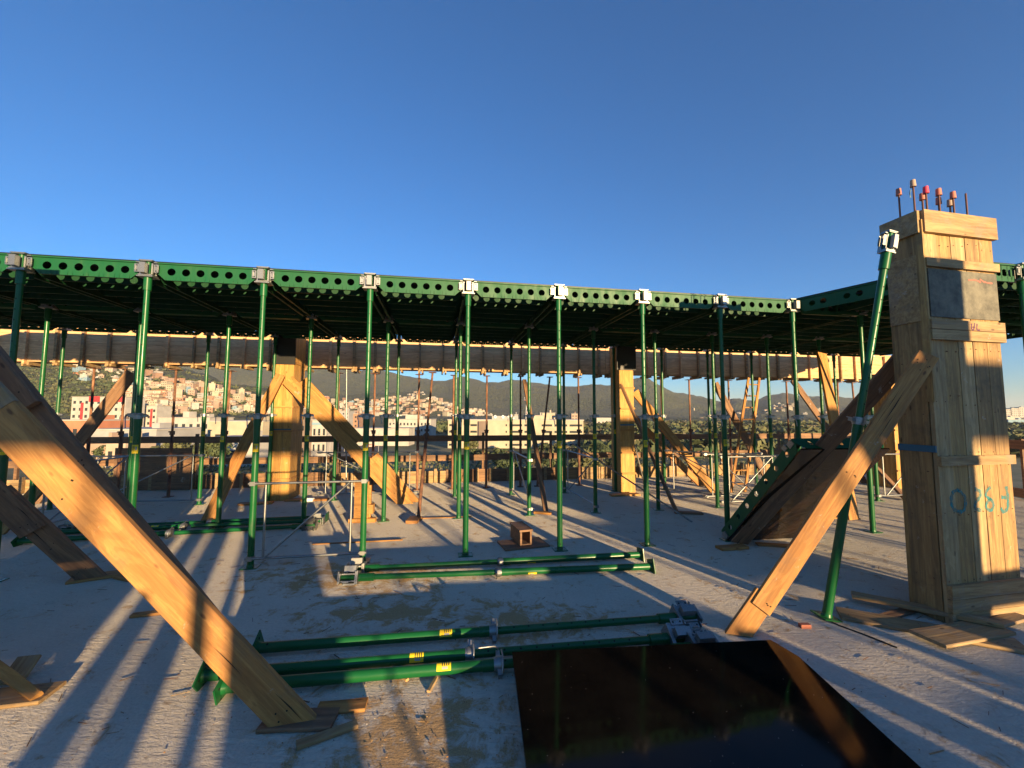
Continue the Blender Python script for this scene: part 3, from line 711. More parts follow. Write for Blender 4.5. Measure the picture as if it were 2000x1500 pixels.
brace('timber_brace', 'wide double plank brace right of the left timber pillar', [(G(792, 985), PY(562, 742, 7.05), .20, .04, 'new_wood', Fc, .01), (PY(700, 862, 7.12), PY(590, 745, 7.12), .20, .035, 'new_wood', Fc, None), (PY(800, 975, 7.0), PY(728, 893, 7.0), .22, .03, 'new_wood', Fc, .02)])
brace('timber_brace', 'narrow dark brace falling right from the middle timber pillar', [(G(1322, 1001), PY(1213, 752, 7.7), .11, .045, 'dark_plank_wood', (.8, -.6, 0), .01)])
brace('timber_brace', 'lit orange brace falling right behind the middle timber pillar', [(G(1402, 968), PY(1240, 765, 8.15), .17, .04, 'new_wood', Fc, .01)])
brace('timber_brace', 'lower brace falling right behind the middle timber pillar', [(G(1372, 950), PY(1238, 815, 8.4), .13, .04, 'plank_wood', Fc, .01)])
brace('timber_brace', 'reddish plank brace left of the ladder under the deck', [(G(1508, 952), PY(1396, 748, 8.9), .16, .04, 'dark_plank_wood', Fc, .01)])
brace('timber_brace', 'dark plank brace falling right above the leaning panel', [(G(1690, 945), PY(1548, 742, 9.3), .15, .04, 'dark_plank_wood', Fc, .01)])
brace('timber_brace', 'steep lit plank standing between the leaning panel and pillar', [(G(1667, 1016), PY(1604, 690, 6.75), .19, .04, 'new_wood', Fc, .01)])
brace('timber_brace', 'dark plank falling right at the foot of far lit pillar', [(G(1772, 978), PY(1690, 890, 8.2), .16, .04, 'dark_plank_wood', Fc, .01)])
brace('timber_brace', 'slanting plank from the beam form down at the centre', [(G(1066, 1000), PY(1024, 742, 7.9), .075, .04, 'dark_plank_wood', Fc, .01)])
# right: the two big braces of the near pillar
a, b_ = G(1440, 1241), PY(1818, 684, 2.99); d = (b_-a).normalized()
brace('timber_brace', 'pale sunlit plank brace running from slab up to the near pillar', [(a, a+d*.34, .135, .05, 'plank_wood', (-.25, -1, .35), .012), (a+d*.22+Vector((.02, -.018, .008)), a+d*2.47, .125, .05, 'plank_wood', (-.25, -1, .35), None)])
a, b_ = G(1440, 1064), PY(1792, 668, 3.32); d = (b_-a).normalized()
brace('timber_brace', 'dark plank brace crossing behind the pale one to the near pillar', [(a, b_+d*.05, .145, .045, 'dark_plank_wood', (-.2, -1, .3), .03)])

# ------------------------------------------------------------------ leaning deck panel and sheets
LP0 = Vector((2.56, 4.97, .02)); ax = Vector((.2, -1.04, 1.17)).normalized(); by = E1.copy(); by = (by-ax*by.dot(ax)).normalized()
nz = ax.cross(by); Mx = Matrix((ax, by, nz)).transposed().to_4x4(); Mx.translation = LP0
if nz.z < 0: pass
lp = thing('deck_panel', 'green framed panel tipped up against the dark brace left of near pillar', 'formwork panel', M=Mx)
LL, LWd = 1.57, 1.03; s_up = 1
def rail(L, M, nh, nm='side_rail'):
    mb = MB(); hs = [(-L/2+.16)+(L-.32)*k/(nh-1) for k in range(nh)]
    web(mb, L, .13, .065, 0, .005, hs, .029, .07, GP, M); mb.box((0, .012, .066), (L-.02, .026, .006), GP, M); mb.box((0, .012, -.062), (L-.15, .026, .005), GP, M); mb.obj(nm, lp)
rail(LL, Matrix.Translation((LL/2, 0, s_up*.06)), 7)
rail(LL, Matrix.Translation((LL/2, LWd, s_up*.06)), 7)
rail(LWd, Matrix.Translation((LL, LWd/2, s_up*.06)) @ Matrix.Rotation(pi/2, 4, 'Z'), 5, 'edge_beam')
rail(LWd, Matrix.Translation((0, LWd/2, s_up*.06)) @ Matrix.Rotation(pi/2, 4, 'Z'), 5, 'edge_beam')
for q_ in (.3, .6, .9, 1.2): rail(LWd-.03, Matrix.Translation((q_+.03, LWd/2, s_up*.055)) @ Matrix.Rotation(pi/2, 4, 'Z'), 5, 'rib')
MB().box((LL/2, LWd/2, -s_up*.012), (LL, LWd, .018), 'brown_film_ply').obj('plywood_top', lp)
for c_, d_ in (((LL-.05, .04, s_up*.10), (.07, .10, .06)), ((LL-.13, .02, s_up*.12), (.05, .06, .05)), ((.03, .03, s_up*.04), (.06, .1, .08))): MB().box(c_, d_, 'galvanised').obj('bracket', lp)
# black sheet on the floor
z = .13; c = [G(1000, 1277, z), G(1505, 1253, z), G(1560, 1282, z), G(1828, 1500, z)]
dv = (c[3]-c[2]).normalized(); lv = (G(1030, 1500, z)-c[0]).normalized()
P = [c[0], c[1], c[2], c[2]+dv*1.45, c[0]+lv*1.6]
for k, p in enumerate(P): p.z = (.14, .14, .13, .03, .05)[k]
nl = len(P); mb = MB(); mb.add(P+[p-Vector((0, 0, .018)) for p in P], [list(range(nl)), list(range(nl, 2*nl))[::-1]]+[(i, i+nl, (i+1) % nl+nl, (i+1) % nl) for i in range(nl)], 'black_film_ply')
tag(mb.obj('plywood_sheet'), 'large glossy black plywood sheet lying in the right foreground', 'plywood sheet')

# ------------------------------------------------------------------ timber beam form at the back, with studs, bearers and shores
VB = 4.0
def beam_form(u0, u1, label, m='form_wood'):
    r_ = thing('beam_form', label, 'beam form', UV_(u0, VB), PH, 'timber beam forms on shores behind the deck'); L = u1-u0; rnd = random.Random(int(u0*10)+99)
    zt, zb = 3.02, 2.40
    mb = MB(); hs = [(zb, zb+.17), (zb+.173, zb+.35), (zb+.353, zb+.50), (zb+.503, zt)]
    for k, (a, b_) in enumerate(hs):
        x = 0
        while x < L-.01:
            l = min(L-x, rnd.uniform(1.6, 2.6)); mb.box((x+l/2, .013+rnd.uniform(-.002, .002), (a+b_)/2), (l-.003, .025, b_-a), m); x += l
    mb.obj('front_boards', r_)
    MB().box((L/2, .30, (zt+zb)/2), (L, .025, zt-zb), m).obj('back_boards', r_)
    MB().box((L/2, .155, zb+.02), (L, .26, .03), m).obj('soffit_board', r_)
    x = .12; me = None
    while x < L-.05:
        MB().box((x, -.028, (zt+zb)/2-.045+rnd.uniform(-.01, .01)), (rnd.uniform(.03, .05), .055, zt-zb+.01), 'old_wood' if rnd.random() < .6 else m).obj('stud', r_)
        for q_ in (0, .07): MB().box((x+q_-.02, .12, zb-.03-rnd.uniform(0, .02)), (.03, .34+rnd.uniform(-.05, .05), rnd.uniform(.04, .07)), 'old_wood').obj('bearer', r_)
        x += rnd.uniform(.38, .47)
    return r_
beam_form(-5.5, 1.197, 'long timber beam form at left, behind the deck')
beam_form(1.203, 7.497, 'long timber beam form at centre between the two new pillars')
beam_form(7.503, 15.4, 'long timber beam form at right, its end sunlit')
def shore(p_top, p_foot, label, m='rusty_steel'):
    p_top, p_foot = Vector(p_top), Vector(p_foot); r_ = thing('rusty_shore', label, 'shore', p_foot, group='rusty shores under the timber beam forms')
    d = p_top-p_foot; mid = d*.5
    MB().cyl((0, 0, .006), mid, .026, m, 10).obj('outer_tube', r_); MB().cyl(mid*.97, d, .019, m, 10).obj('inner_tube', r_)
    mb = MB(); mb.cyl(mid*.97, mid*1.03, .04, m, 10); mb.box(mid+Vector((.0, -.02, .02)), (.10, .02, .02), m); mb.obj('collar', r_)
    MB().box((0, 0, .005), (.13, .13, .008), m).obj('base_plate', r_); MB().box(d+Vector((0, 0, .004)), (.13, .16, .008), m).obj('head_plate', r_)
    return r_
VS = 3.93
def shore_px(x, lab, lean=0, m='rusty_steel'):
    # find the grid abscissa whose foot shows at column x
    lo, hi = -9, 14
    for _ in range(40):
        u = (lo+hi)/2; p = UV_(u, VS); q = 1000+F*p.x/(p.y*cos(PITCH)-EYE*sin(PITCH))
        if q < x: lo = u
        else: hi = u
    f = UV_(u, VS); shore(UV_(u+lean, VS, 2.29), f, lab, m)
SX = [(165, 0), (228, 0), (329, 0), (432, .05), (655, 0), (727, 0), (815, 0), (884, 0), (950, 0), (1017, 0), (1050, .28), (1132, 0), (1296, 0), (1352, 0), (1430, 0), (1545, 0), (1640, .1), (1690, -.1)]
for k, (x, ln) in enumerate(SX): shore_px(x, 'rusty telescopic shore under the beam form, %s from the left' % ORD[k], ln)
shore(PY(845, 728, 7.6), G(817, 1014), 'thin leaning rusty shore in front of the centre beam form')
MB_ = MB(); tag(MB_.box(G(808, 1018)+Vector((0, 0, .02)), (.16, .26, .04), 'plank_wood').obj('wood_block'), 'small wood block under the leaning rusty shore', 'wood block')
# ladder
ld = thing('ladder', 'narrow timber ladder standing under the beam form at right', 'ladder'); a, b_ = G(1428, 962), PY(1462, 738, 8.9); sd = Vector((.30, .06, 0))
for k in (0, 1): plank('rail', a+sd*k, b_+sd*k*.9, .055, .03, 'plank_wood', Fc, parent=ld)
for k in range(9):
    p = a.lerp(b_, (k+.6)/9.2); MB().cyl(p, p+sd*(1-.02*k), .014, 'plank_wood', 8).obj('rung', ld)

# ------------------------------------------------------------------ slab edge boards and guard rails
def edge(u0, u1, v, label, along=True):
    r_ = thing('guard_rail', label, 'guard rail', UV_(u0, v), PH); L = u1-u0; rnd = random.Random(int(u0*7)+5)
    for z, h in ((.96, .13), (.53, .13)):
        x = 0
        while x < L-.05:
            l = min(L-x, rnd.uniform(2.2, 3.2)); MB().box((x+l/2, rnd.uniform(-.004, .004), z+rnd.uniform(-.012, .012)), (l+.1 if x+l < L else l, .026+rnd.uniform(0, .006), h), 'dark_plank_wood').obj('rail_board', r_); x += l
    x = .3
    while x < L:
        MB().box((x, .045, .52), (.05, .05, 1.12), 'dark_plank_wood').obj('post', r_); x += rnd.uniform(1.3, 1.7)
    return r_
edge(-9, 15.6, 4.86, 'long two-board guard rail along the far slab edge')
er = thing('edge_form', 'low timber edge form with upright cleats along the far slab edge', 'edge form', UV_(-9, 4.72), PH); rnd = random.Random(4); x = 0
while x < 24.4:
    l = rnd.uniform(1.8, 2.7); MB().box((x+l/2, rnd.uniform(-.01, .01), .13+.0), (l-.01, .03, .26+rnd.uniform(-.03, .05)), rnd.choice(['dark_plank_wood', 'dark_plank_wood', 'old_wood'])).obj('edge_board', er); x += l
x = .2; cm = MB().box((0, -.045, .16), (.06, .05, .30), 'old_wood').mesh('cleat')
while x < 24.3: link('cleat', cm, er, Matrix.Translation((x, 0, 0))); x += rnd.uniform(.3, .55)
r_ = thing('guard_rail', 'short guard rail on the right slab edge beyond the near pillar', 'guard rail', UV_(15.75, 4.75), PH+math.atan2(-3.75, -1.7))
for z in (.98, .12): MB().box((2.05, 0, z), (4.1, .03, .16), 'dark_plank_wood').obj('rail_board', r_)
for x in (.2, 2.0, 3.9): MB().box((x, .05, .52), (.05, .05, 1.12), 'dark_plank_wood').obj('post', r_)
# ply screens at left, shaded
tag(MB().box(UV_(1.6-3.2, 4.66, .42), (1.5, .02, .8), 'dark_plank_wood').obj('plywood_sheet'), 'dark plywood sheet standing at the far slab edge on the left', 'plywood sheet')

# ------------------------------------------------------------------ loose pieces on the slab
def scrap(px, py, L, wd, th, rz, m, label, z=0, name='wood_offcut', tilt=0, grp=None):
    p = G(px, py); o = link(name, plank_mesh(L, wd, th, m, seed=int(px+py)), None, Matrix.Translation((p.x, p.y, z+th/2+.003)) @ Matrix.Rotation(rz, 4, 'Z') @ Matrix.Rotation(tilt, 4, 'Y') @ Matrix.Translation((-L/2, 0, 0)))
    return tag(o, label, 'wood offcut', grp)
tag(plank('wood_offcut', G(-60, 1262, .17), G(72, 1361, .03), .05, .03, 'new_wood', (0, -.6, 1)), 'sunlit batten slanting at the lower left frame edge', 'wood offcut')
scrap(8, 1368, .42, .17, .02, radians(12), 'old_wood', 'rough board lying under the lower left batten')
tag(plank('wood_offcut', G(20, 1335, .02), G(58, 1282, .10), .11, .02, 'old_wood', (.3, -1, .6)), 'grey board propped beside the lower left batten', 'wood offcut')
scrap(640, 1440, .26, .05, .02, radians(30), 'old_wood', 'thin wood strip by the foot of the broad brace')
scrap(585, 1412, .34, .14, .02, radians(3), 'dark_plank_wood', 'flat board under the foot of the broad brace')
scrap(668, 1385, .24, .09, .018, radians(8), 'plank_wood', 'short flat offcut right of the broad brace foot')
scrap(198, 1128, .42, .16, .025, radians(30), 'plank_wood', 'flat scrap board beneath the shaded left brace')
scrap(250, 1130, .22, .12, .02, radians(-20), 'plank_wood', 'small offcut beside the shaded left brace foot')
scrap(305, 1200, .30, .06, .02, radians(18), 'plank_wood', 'thin offcut lying between the left braces')
scrap(785, 1325, .10, .025, .015, radians(-40), 'cut_wood', 'small pale wedge before the lying props')
scrap(845, 1340, .12, .02, .012, radians(80), 'cut_wood', 'splinter of pale wood before the lying props')
scrap(860, 1012, .9, .03, .012, radians(8), 'plank_wood', 'long thin batten lying on the slab at centre')
scrap(700, 1060, 1.0, .025, .012, radians(10), 'plank_wood', 'thin lath lying beyond the paired props')
scrap(1430, 1072, .34, .12, .03, radians(12), 'plank_wood', 'flat board under the dark brace by the leaning panel')
scrap(1345, 1004, .40, .10, .03, radians(-8), 'dark_plank_wood', 'flat board at the foot of the narrow dark brace')
scrap(1530, 1068, .55, .10, .02, radians(-12), 'plank_wood', 'flat strip of wood under the brown sheet')
scrap(1640, 1013, .5, .1, .02, radians(-5), 'plank_wood', 'flat board at the foot of the steep plank')
scrap(1220, 968, .55, .16, .03, radians(10), 'new_wood', 'pale board at the foot of the middle pillar')
scrap(1060, 1004, .26, .08, .03, radians(-20), 'new_wood', 'small board under the slanting centre plank')
scrap(500, 985, .5, .15, .03, radians(15), 'plank_wood', 'pale board at the foot of the left timber pillar')
scrap(600, 978, .7, .14, .03, radians(5), 'plank_wood', 'board lying right of the left timber pillar')
# boards round the near pillar's foot
PG = 'boards lying round the near pillar foot'
scrap(1805, 1232, .95, .20, .022, radians(-28), 'old_wood', 'long grey board left of the near pillar foot', 0, grp=PG)
scrap(1880, 1246, .66, .20, .022, radians(14), 'old_wood', 'broad board in front of the near pillar foot', .022, grp=PG)
scrap(1800, 1205, .80, .10, .03, radians(-35), 'old_wood', 'narrow board lying on the boards at pillar foot', .045, grp=PG)
scrap(1745, 1205, .50, .08, .02, radians(22), 'dark_plank_wood', 'splintered dark board left of the near pillar', 0, grp=PG)
scrap(1965, 1222, .42, .10, .022, radians(20), 'old_wood', 'board at the right corner of the near pillar', .022, grp=PG)
# wooden box on a board at centre, stool-like trestle, block
bx = thing('wooden_box', 'small open-ended wooden box standing on a flat board', 'box', G(1024, 1066), radians(18))
bx.scale = (.85, .85, .85)
for nm, c_, d_ in (('base_board', (0, .05, .012), (.62, .40, .022)), ('side', (-.07, .14, .115), (.025, .42, .18)), ('side', (.07, .14, .115), (.025, .42, .18)), ('lid', (0, .14, .217), (.19, .44, .024)), ('floor', (0, .14, .034), (.11, .42, .02))):
    MB().box(c_, d_, 'dark_plank_wood').obj(nm, bx)
tr = thing('wooden_stand', 'small upright timber stand behind the second near prop', 'stand', G(708, 1020), radians(6))
for nm, c_, d_ in (('base_board', (0, 0, .03), (.36, .09, .055)), ('upright', (-.02, .0, .31), (.19, .04, .50)), ('cleat', (.11, .03, .18), (.06, .12, .12)), ('side_post', (.085, .04, .28), (.03, .05, .44))):
    MB().box(c_, d_, 'new_wood').obj(nm, tr)
tag(MB().box(G(1572, 1226)+Vector((0, 0, .014)), (.07, .035, .026), 'brick_bit', ).obj('brick_fragment'), 'small red brick fragment by the leaning prop foot', 'brick fragment')
tag(MB().box(G(380, 981)+Vector((1.9, .1, .03)), (.12, .07, .05), 'sign_white').obj('white_block'), 'small white block lying near the left galvanised frame', 'block')
p = [G(1612, 1209, .006), G(1640, 1222, .006), G(1690, 1240, .006), G(1752, 1265, .006)]
tag(MB().tube(p, .005, 'rubber', 6).obj('cable'), 'thin black rod on the slab beside the leaning prop foot', 'rod')
# chips, splinters and grit: nobody could count them
mb = MB(); rnd = random.Random(8)
for k in range(1500):
    if k < 420: X, Y = rnd.gauss(-.35, .7), rnd.gauss(2.0, .6)
    elif k < 560: X, Y = rnd.gauss(-.2, .8), rnd.gauss(3.1, .3)
    else: Y = rnd.uniform(1.0, 8); X = rnd.uniform(-1.3, 1.3)*Y
    l = rnd.uniform(.003, .008) if rnd.random() < .985 else rnd.uniform(.02, .05); wd = rnd.uniform(.002, .004)
    mb.box((0, 0, 0), (l, wd, rnd.uniform(.001, .003)), rnd.choice(['cut_wood', 'cut_wood', 'plank_wood', 'slab_concrete', 'dark_plank_wood']), Matrix.Translation((X, Y, .004)) @ Matrix.Rotation(rnd.uniform(0, 6.3), 4, 'Z') @ Matrix.Rotation(rnd.uniform(-.08, .08), 4, 'Y'))
for k in range(420):
    Y = rnd.uniform(1.2, 7.5); X = rnd.uniform(-1.3, 1.3)*Y; l = rnd.uniform(.02, .09)
    mb.box((0, 0, 0), (l, rnd.uniform(.002, .006), .002), rnd.choice(['dark_plank_wood', 'rusty_steel', 'rebar_steel', 'old_wood']), Matrix.Translation((X, Y, .004)) @ Matrix.Rotation(rnd.gauss(.2, .6), 4, 'Z'))
tag(mb.obj('sawdust_chips'), 'sawdust, wood chips and splinters scattered over the slab', 'debris', None, 'stuff')

# ------------------------------------------------------------------ unseen behind the viewpoint; barrier, posts and low pillar added to shape the shadows
s0 = -4.0; RZ = math.atan2(TD.y, TD.x)
def stM(s, t, z=0): M = Matrix.Rotation(RZ, 4, 'Z'); M.translation = ST(s, t, z); return M
bar = thing('shadow_barrier', 'added unseen boards and posts behind the viewpoint shaping slab shadows', 'barrier', M=stM(s0, 0))  # added out of view; boards and gaps cut to pattern the slab with shade
def bd(t0, t1, z0, z1, dz=0, nm='board', y=0.0):
    mb = MB(); q = [(t0, z0), (t1, z0+dz), (t1, z1+dz), (t0, z1)]
    mb.add([(a, y-.012, b_) for a, b_ in q]+[(a, y+.012, b_) for a, b_ in q], [(0, 1, 2, 3), (7, 6, 5, 4), (0, 4, 5, 1), (1, 5, 6, 2), (2, 6, 7, 3), (3, 7, 4, 0)], 'plank_wood'); mb.obj(nm, bar)
bd(.87, 1.40, 0, .582); bd(1.50, 1.72, 0, .582); bd(1.40, 1.50, 0, .40); bd(1.40, 1.50, .50, .582); bd(1.72, 1.86, 0, .37); bd(1.72, 1.86, .47, .582); bd(1.86, 2.1, 0, .582); bd(2.1, 2.18, 0, .35); bd(2.1, 2.18, .44, .582); bd(2.18, 2.62, 0, .582); bd(2.76, 2.98, 0, .582); bd(3.02, 3.36, 0, .455); bd(3.41, 4.1, 0, .45); bd(2.2, 2.67, .585, .77, 0, 'board', .03); bd(2.55, 2.67, 0, 1.0, 0, 'post', .09)
bd(.25, 2.0, .775, .812, -.01); bd(-3.3, -1.03, .69, 1.0); bd(-3.3, -1.2, 1.01, 1.7); bd(3.75, 5.1, .56, .80); bd(3.02, 3.6, .50, .52); bd(5.1, 7.5, .40, .45)
for a in (-3.2, -1.3, 3.64, 5.05, 6.4): bd(a, a+.06, 0, 1.02, 0, 'post', .04)
def post(t0, t1, s, h, label, dep=.06):
    r_ = tag(MB().box(((t1-t0)/2, 0, h/2), (t1-t0, dep, h), 'plank_wood').obj('shadow_post', None, stM(s, t0)), label, 'post'); return r_  # added out of view to cast shadow streaks across the slab
post(-.94, -.79, -3.6, 1.25, 'broad added shadow post behind the viewpoint, left of two'); post(-.69, -.50, -3.2, 1.2, 'broad added shadow post behind the viewpoint, right of two')
post(-.34, -.26, -4.3, 1.35, 'short added shadow post behind the viewpoint'); post(.572, .60, -4.3, 2.6, 'thin added shadow post behind the viewpoint'); post(3.60, 3.70, -4.4, 2.3, 'medium added shadow post behind the viewpoint, at right')
pillar('timber_pillar', 'timber pillar form behind the viewpoint, at left', ST(-4.5, -.18), RZ, .56, .3, 1.3)  # added unseen, width and height set by the strip it shades
pillar('timber_pillar', 'timber pillar form behind the viewpoint, at right', ST(-3.6, 4.08), RZ, .50, .3, 3.12)
pillar('timber_pillar', 'timber pillar form just outside the left of the view', (-3.72, 1.75, 0), PH, .28, .7, 3.0)
bk = thing('formwork_deck', 'raised formwork deck behind the viewpoint', 'deck', M=stM(-9.0, 0) @ Matrix.Rotation(PH-RZ, 4, 'Z'))
MB().box((-1.0, -2.3, 2.985), (26, 4.6, .03), 'deck_underside').obj('plywood_top', bk)
for y in (-.05, -1.6, -3.1, -4.55): MB().box((-1.0, y, 2.89), (26, .05, .155), GP).obj('edge_beam', bk)
pm = MB().cyl((0, 0, 0), (0, 0, 2.81), .03, 'green_paint', 10).mesh('prop_tube')
for k in range(-7, 7):
    for y in (-.1, -2.3, -4.5): link('prop_tube', pm, bk, Matrix.Translation((k*1.85, y, 0)))

# ------------------------------------------------------------------ trees
def crown_mb(rx, ry, rz_, n, m, seed, leaf_s=.5, clumps=14):
    rnd = random.Random(seed); mb = MB(); cl = []
    for k in range(clumps):
        a = rnd.uniform(0, 2*pi); e = rnd.uniform(-.5, 1); r = rnd.uniform(.35, .85)
        cl.append((Vector((rx*r*cos(a)*cos(e), ry*r*sin(a)*cos(e), rz_*(r*sin(e)+.1))), rnd.uniform(.28, .5)))
    for k in range(n):
        c, s_ = rnd.choice(cl); d = Vector((rnd.gauss(0, 1), rnd.gauss(0, 1), rnd.gauss(0, 1))).normalized()
        p = c+Vector((d.x*rx*s_, d.y*ry*s_, d.z*rz_*s_))*rnd.uniform(.75, 1.0)
        a = Vector((rnd.gauss(0, 1), rnd.gauss(0, 1), rnd.gauss(0, 1))).normalized(); b_ = a.cross(d+Vector((.01, 0, 0))).normalized(); q = leaf_s*rnd.uniform(.5, 1.1)
        mb.add([p-a*q, p+b_*q*.7, p+a*q, p-b_*q*.7], [(0, 1, 2, 3)], m)
    return mb
CR = []
for k, m in enumerate(['leaf_dark', 'leaf_olive', 'leaf_dark', 'leaf_dry', 'leaf_olive']):
    CR.append(crown_mb(3.0, 3.0, 2.6, 1300, m, k+3, .42).mesh('crown'))
tm = MB(); tm.cyl((0, 0, 0), (.1, 0, 2.2), .22, 'bark', 8, .15); tm.cyl((.1, 0, 2.1), (.9, .3, 4.2), .12, 'bark', 6, .05); tm.cyl((.1, 0, 2.1), (-.8, -.2, 4.3), .12, 'bark', 6, .05); tm.cyl((.1, 0, 2.1), (.1, .7, 4.4), .11, 'bark', 6, .05)
TM = tm.mesh('trunk')
TL = ['dark green round tree growing below the slab edge', 'olive bushy tree growing below the slab edge', 'dark green broad tree below the slab edge', 'dry brownish tree below the slab edge', 'light olive tree below the slab edge']
def tree(px, Y, k, s, gz=GZ):
    X = (px-1000)/F*Y; r_ = thing('tree', TL[k], 'tree', (X, Y, gz), random.uniform(0, 6), TL[k].split(' below')[0].split(' growing')[0]+' trees below the slab'); r_.scale = (s, s, s*random.uniform(.8, 1.15))
    link('trunk', TM, r_); link('crown', CR[k], r_, Matrix.Translation((0, 0, 4.6)))
rnd = random.Random(21)
for k in range(46):
    px = rnd.uniform(560, 1260); Y = rnd.uniform(58, 150)
    if px < 870 and Y > 75: px = rnd.uniform(880, 1250)
    tree(px, Y, rnd.randrange(5), rnd.uniform(.55, 1.0))
for px, Y in ((130, 115), (225, 120), (335, 110), (370, 118), (300, 150), (420, 105), (470, 190), (640, 170), (600, 160), (620, 175), (735, 240), (385, 165), (660, 240)): tree(px, Y, rnd.randrange(3), rnd.uniform(.9, 1.5))
# far mangrove wood: one mass
mb = MB(); rnd = random.Random(5)
for k in range(2600):
    Y = 150*(900/150)**(rnd.random()**.8); px = rnd.uniform(1150, 2080) if rnd.random() < .88 else rnd.uniform(820, 1150)
    if px > 1860 and 270 < Y < 385: continue
    if px < 1155 and Y < 300: continue
    X = (px-1000)/F*Y; s_ = rnd.uniform(2.2, 5)*(1+Y/500); h = rnd.uniform(4.0, 6.5); m = rnd.choice(['leaf_dark', 'leaf_olive', 'leaf_dark', 'leaf_olive', 'leaf_dry'] if rnd.random() < .5 else ['leaf_dark', 'leaf_olive'])
    for q in range(16):
        d = Vector((rnd.gauss(0, 1), rnd.gauss(0, 1), abs(rnd.gauss(0, .8)))).normalized(); p = Vector((X, Y, GZ+h*.35))+Vector((d.x*s_, d.y*s_, d.z*h*.7))
        a = Vector((rnd.gauss(0, 1), rnd.gauss(0, 1), rnd.gauss(0, 1))).normalized(); b_ = a.cross(d).normalized(); z_ = s_*.42
        mb.add([p-a*z_, p+b_*z_, p+a*z_, p-b_*z_], [(0, 1, 2, 3)], m)
tag(mb.obj('mangrove_wood'), 'low dense wood stretching to the far city at right', 'wood', None, 'stuff')
# undergrowth just past the slab
mb = MB()
for k in range(9000):
    Y = rnd.uniform(30, 140); px = rnd.uniform(200, 1900); X = (px-1000)/F*Y
    a = Vector((rnd.gauss(0, 1), rnd.gauss(0, 1), rnd.gauss(0, 1))).normalized(); b_ = a.orthogonal().normalized(); q = rnd.uniform(.2, .6); p = Vector((X, Y, GZ+rnd.uniform(.1, 1.0)))
    mb.add([p-a*q, p+b_*q, p+a*q, p-b_*q], [(0, 1, 2, 3)], rnd.choice(['leaf_olive', 'leaf_dark', 'leaf_dry']))
tag(mb.obj('undergrowth'), 'scrubby undergrowth on the land below the slab', 'undergrowth', None, 'stuff')
# canopy clumps on the wooded hillside at left
mb = MB()
for k in range(2600):
    px = rnd.uniform(-20, 560); py = rnd.uniform(700, 812)
    p = hit(px, py, 335, 900)
    if p is None: continue
    if px > 240 and rnd.random() < .55: continue
    s_ = rnd.uniform(2.5, 5.5); m = rnd.choice(['leaf_dark', 'leaf_dark', 'leaf_olive'])
    for q in range(14):
        d = Vector((rnd.gauss(0, 1), rnd.gauss(0, 1), abs(rnd.gauss(0, .8)))).normalized(); c = p+d*s_*.8
        a = Vector((rnd.gauss(0, 1), rnd.gauss(0, 1), rnd.gauss(0, 1))).normalized(); b_ = a.cross(d).normalized(); z_ = s_*.35
        mb.add([c-a*z_, c+b_*z_, c+a*z_, c-b_*z_], [(0, 1, 2, 3)], m)
tag(mb.obj('hillside_canopy'), 'tree canopy covering the hillside between the houses at left', 'trees', None, 'stuff')

# ------------------------------------------------------------------ hillside houses
def house_mesh(wall, roof, w_, d_, h_, kind, rnd):
    mb = MB(); mb.box((0, 0, h_/2-3), (w_, d_, h_+6), wall)
    if kind == 0:
        e = .4; z = h_; zz = h_+1.4
        mb.add([(-w_/2-e, -d_/2-e, z), (w_/2+e, -d_/2-e, z), (w_/2+e, 0, zz), (-w_/2-e, 0, zz), (w_/2+e, d_/2+e, z), (-w_/2-e, d_/2+e, z)], [(0, 1, 2, 3), (3, 2, 4, 5), (0, 3, 5), (1, 4, 2), (0, 5, 4, 1)], roof)
    else:
        mb.box((0, 0, h_+.12), (w_+.3, d_+.3, .24), roof); mb.box((w_*.2, .5, h_+1), (w_*.35, d_*.4, 1.7), wall)
    for fl in range(max(1, int(h_/2.8))):
        x = -w_/2+1.2
        while x < w_/2-.8: mb.box((x, -d_/2-.02, 1.6+fl*2.8), (.95, .06, 1.05), 'window_glass'); x += rnd.uniform(1.9, 3.1)
    return mb.mesh('house')
rnd = random.Random(77); HT = []
spec = [('wall_white', 'roof_tile', 'white house with tiled roof'), ('wall_cream', 'roof_tile', 'cream house with tiled roof'), ('brick', 'roof_grey', 'bare brick house with flat roof'), ('wall_white', 'roof_grey', 'white flat-roofed house'),
        ('wall_tan', 'roof_tile', 'tan house with tiled roof'), ('wall_pink', 'roof_grey', 'pink flat-roofed house'), ('wall_cream', 'roof_grey', 'tall cream flat-roofed house'), ('wall_orange', 'roof_tile', 'orange house with tiled roof'), ('wall_blue', 'roof_grey', 'pale blue flat-roofed house')]
for k, (wl, rf, lb) in enumerate(spec): HT.append((house_mesh(wl, rf, rnd.uniform(7, 11), rnd.uniform(6, 9), (5.6 if k % 3 else 3.2) if k != 6 else 8.6, 0 if 'tile' in rf else 1, rnd), lb))
def place_house(px, py, where, y0, y1, sc=1.0):
    p = hit(px, py, y0, y1)
    if p is None: return 0
    k = rnd.choice([0, 0, 1, 1, 2, 3, 3, 3, 3, 4, 4, 6, 6, 3, 8, 7, 5]); me, lb = HT[k]
    o = link('house', me, None, Matrix.Translation(p+Vector((0, 0, -.5))) @ Matrix.Rotation(rnd.uniform(-.7, .7)-.4, 4, 'Z') @ Matrix.Scale(sc*rnd.uniform(.8, 1.15), 4))
    tag(o, lb+' '+where, 'house', lb+' group '+where); return 1
cnt = 0
for _ in range(4000):
    if cnt >= 125: break
    px = rnd.uniform(150, 560); top = lerp([(150, 712), (300, 712), (330, 738), (400, 748), (480, 768), (520, 785), (560, 796)], px); bot = lerp([(150, 745), (230, 752), (260, 800), (560, 812)], px)
    cnt += place_house(px, rnd.uniform(top, bot), 'on the near left hillside', 335, 1200)
cnt2 = 0
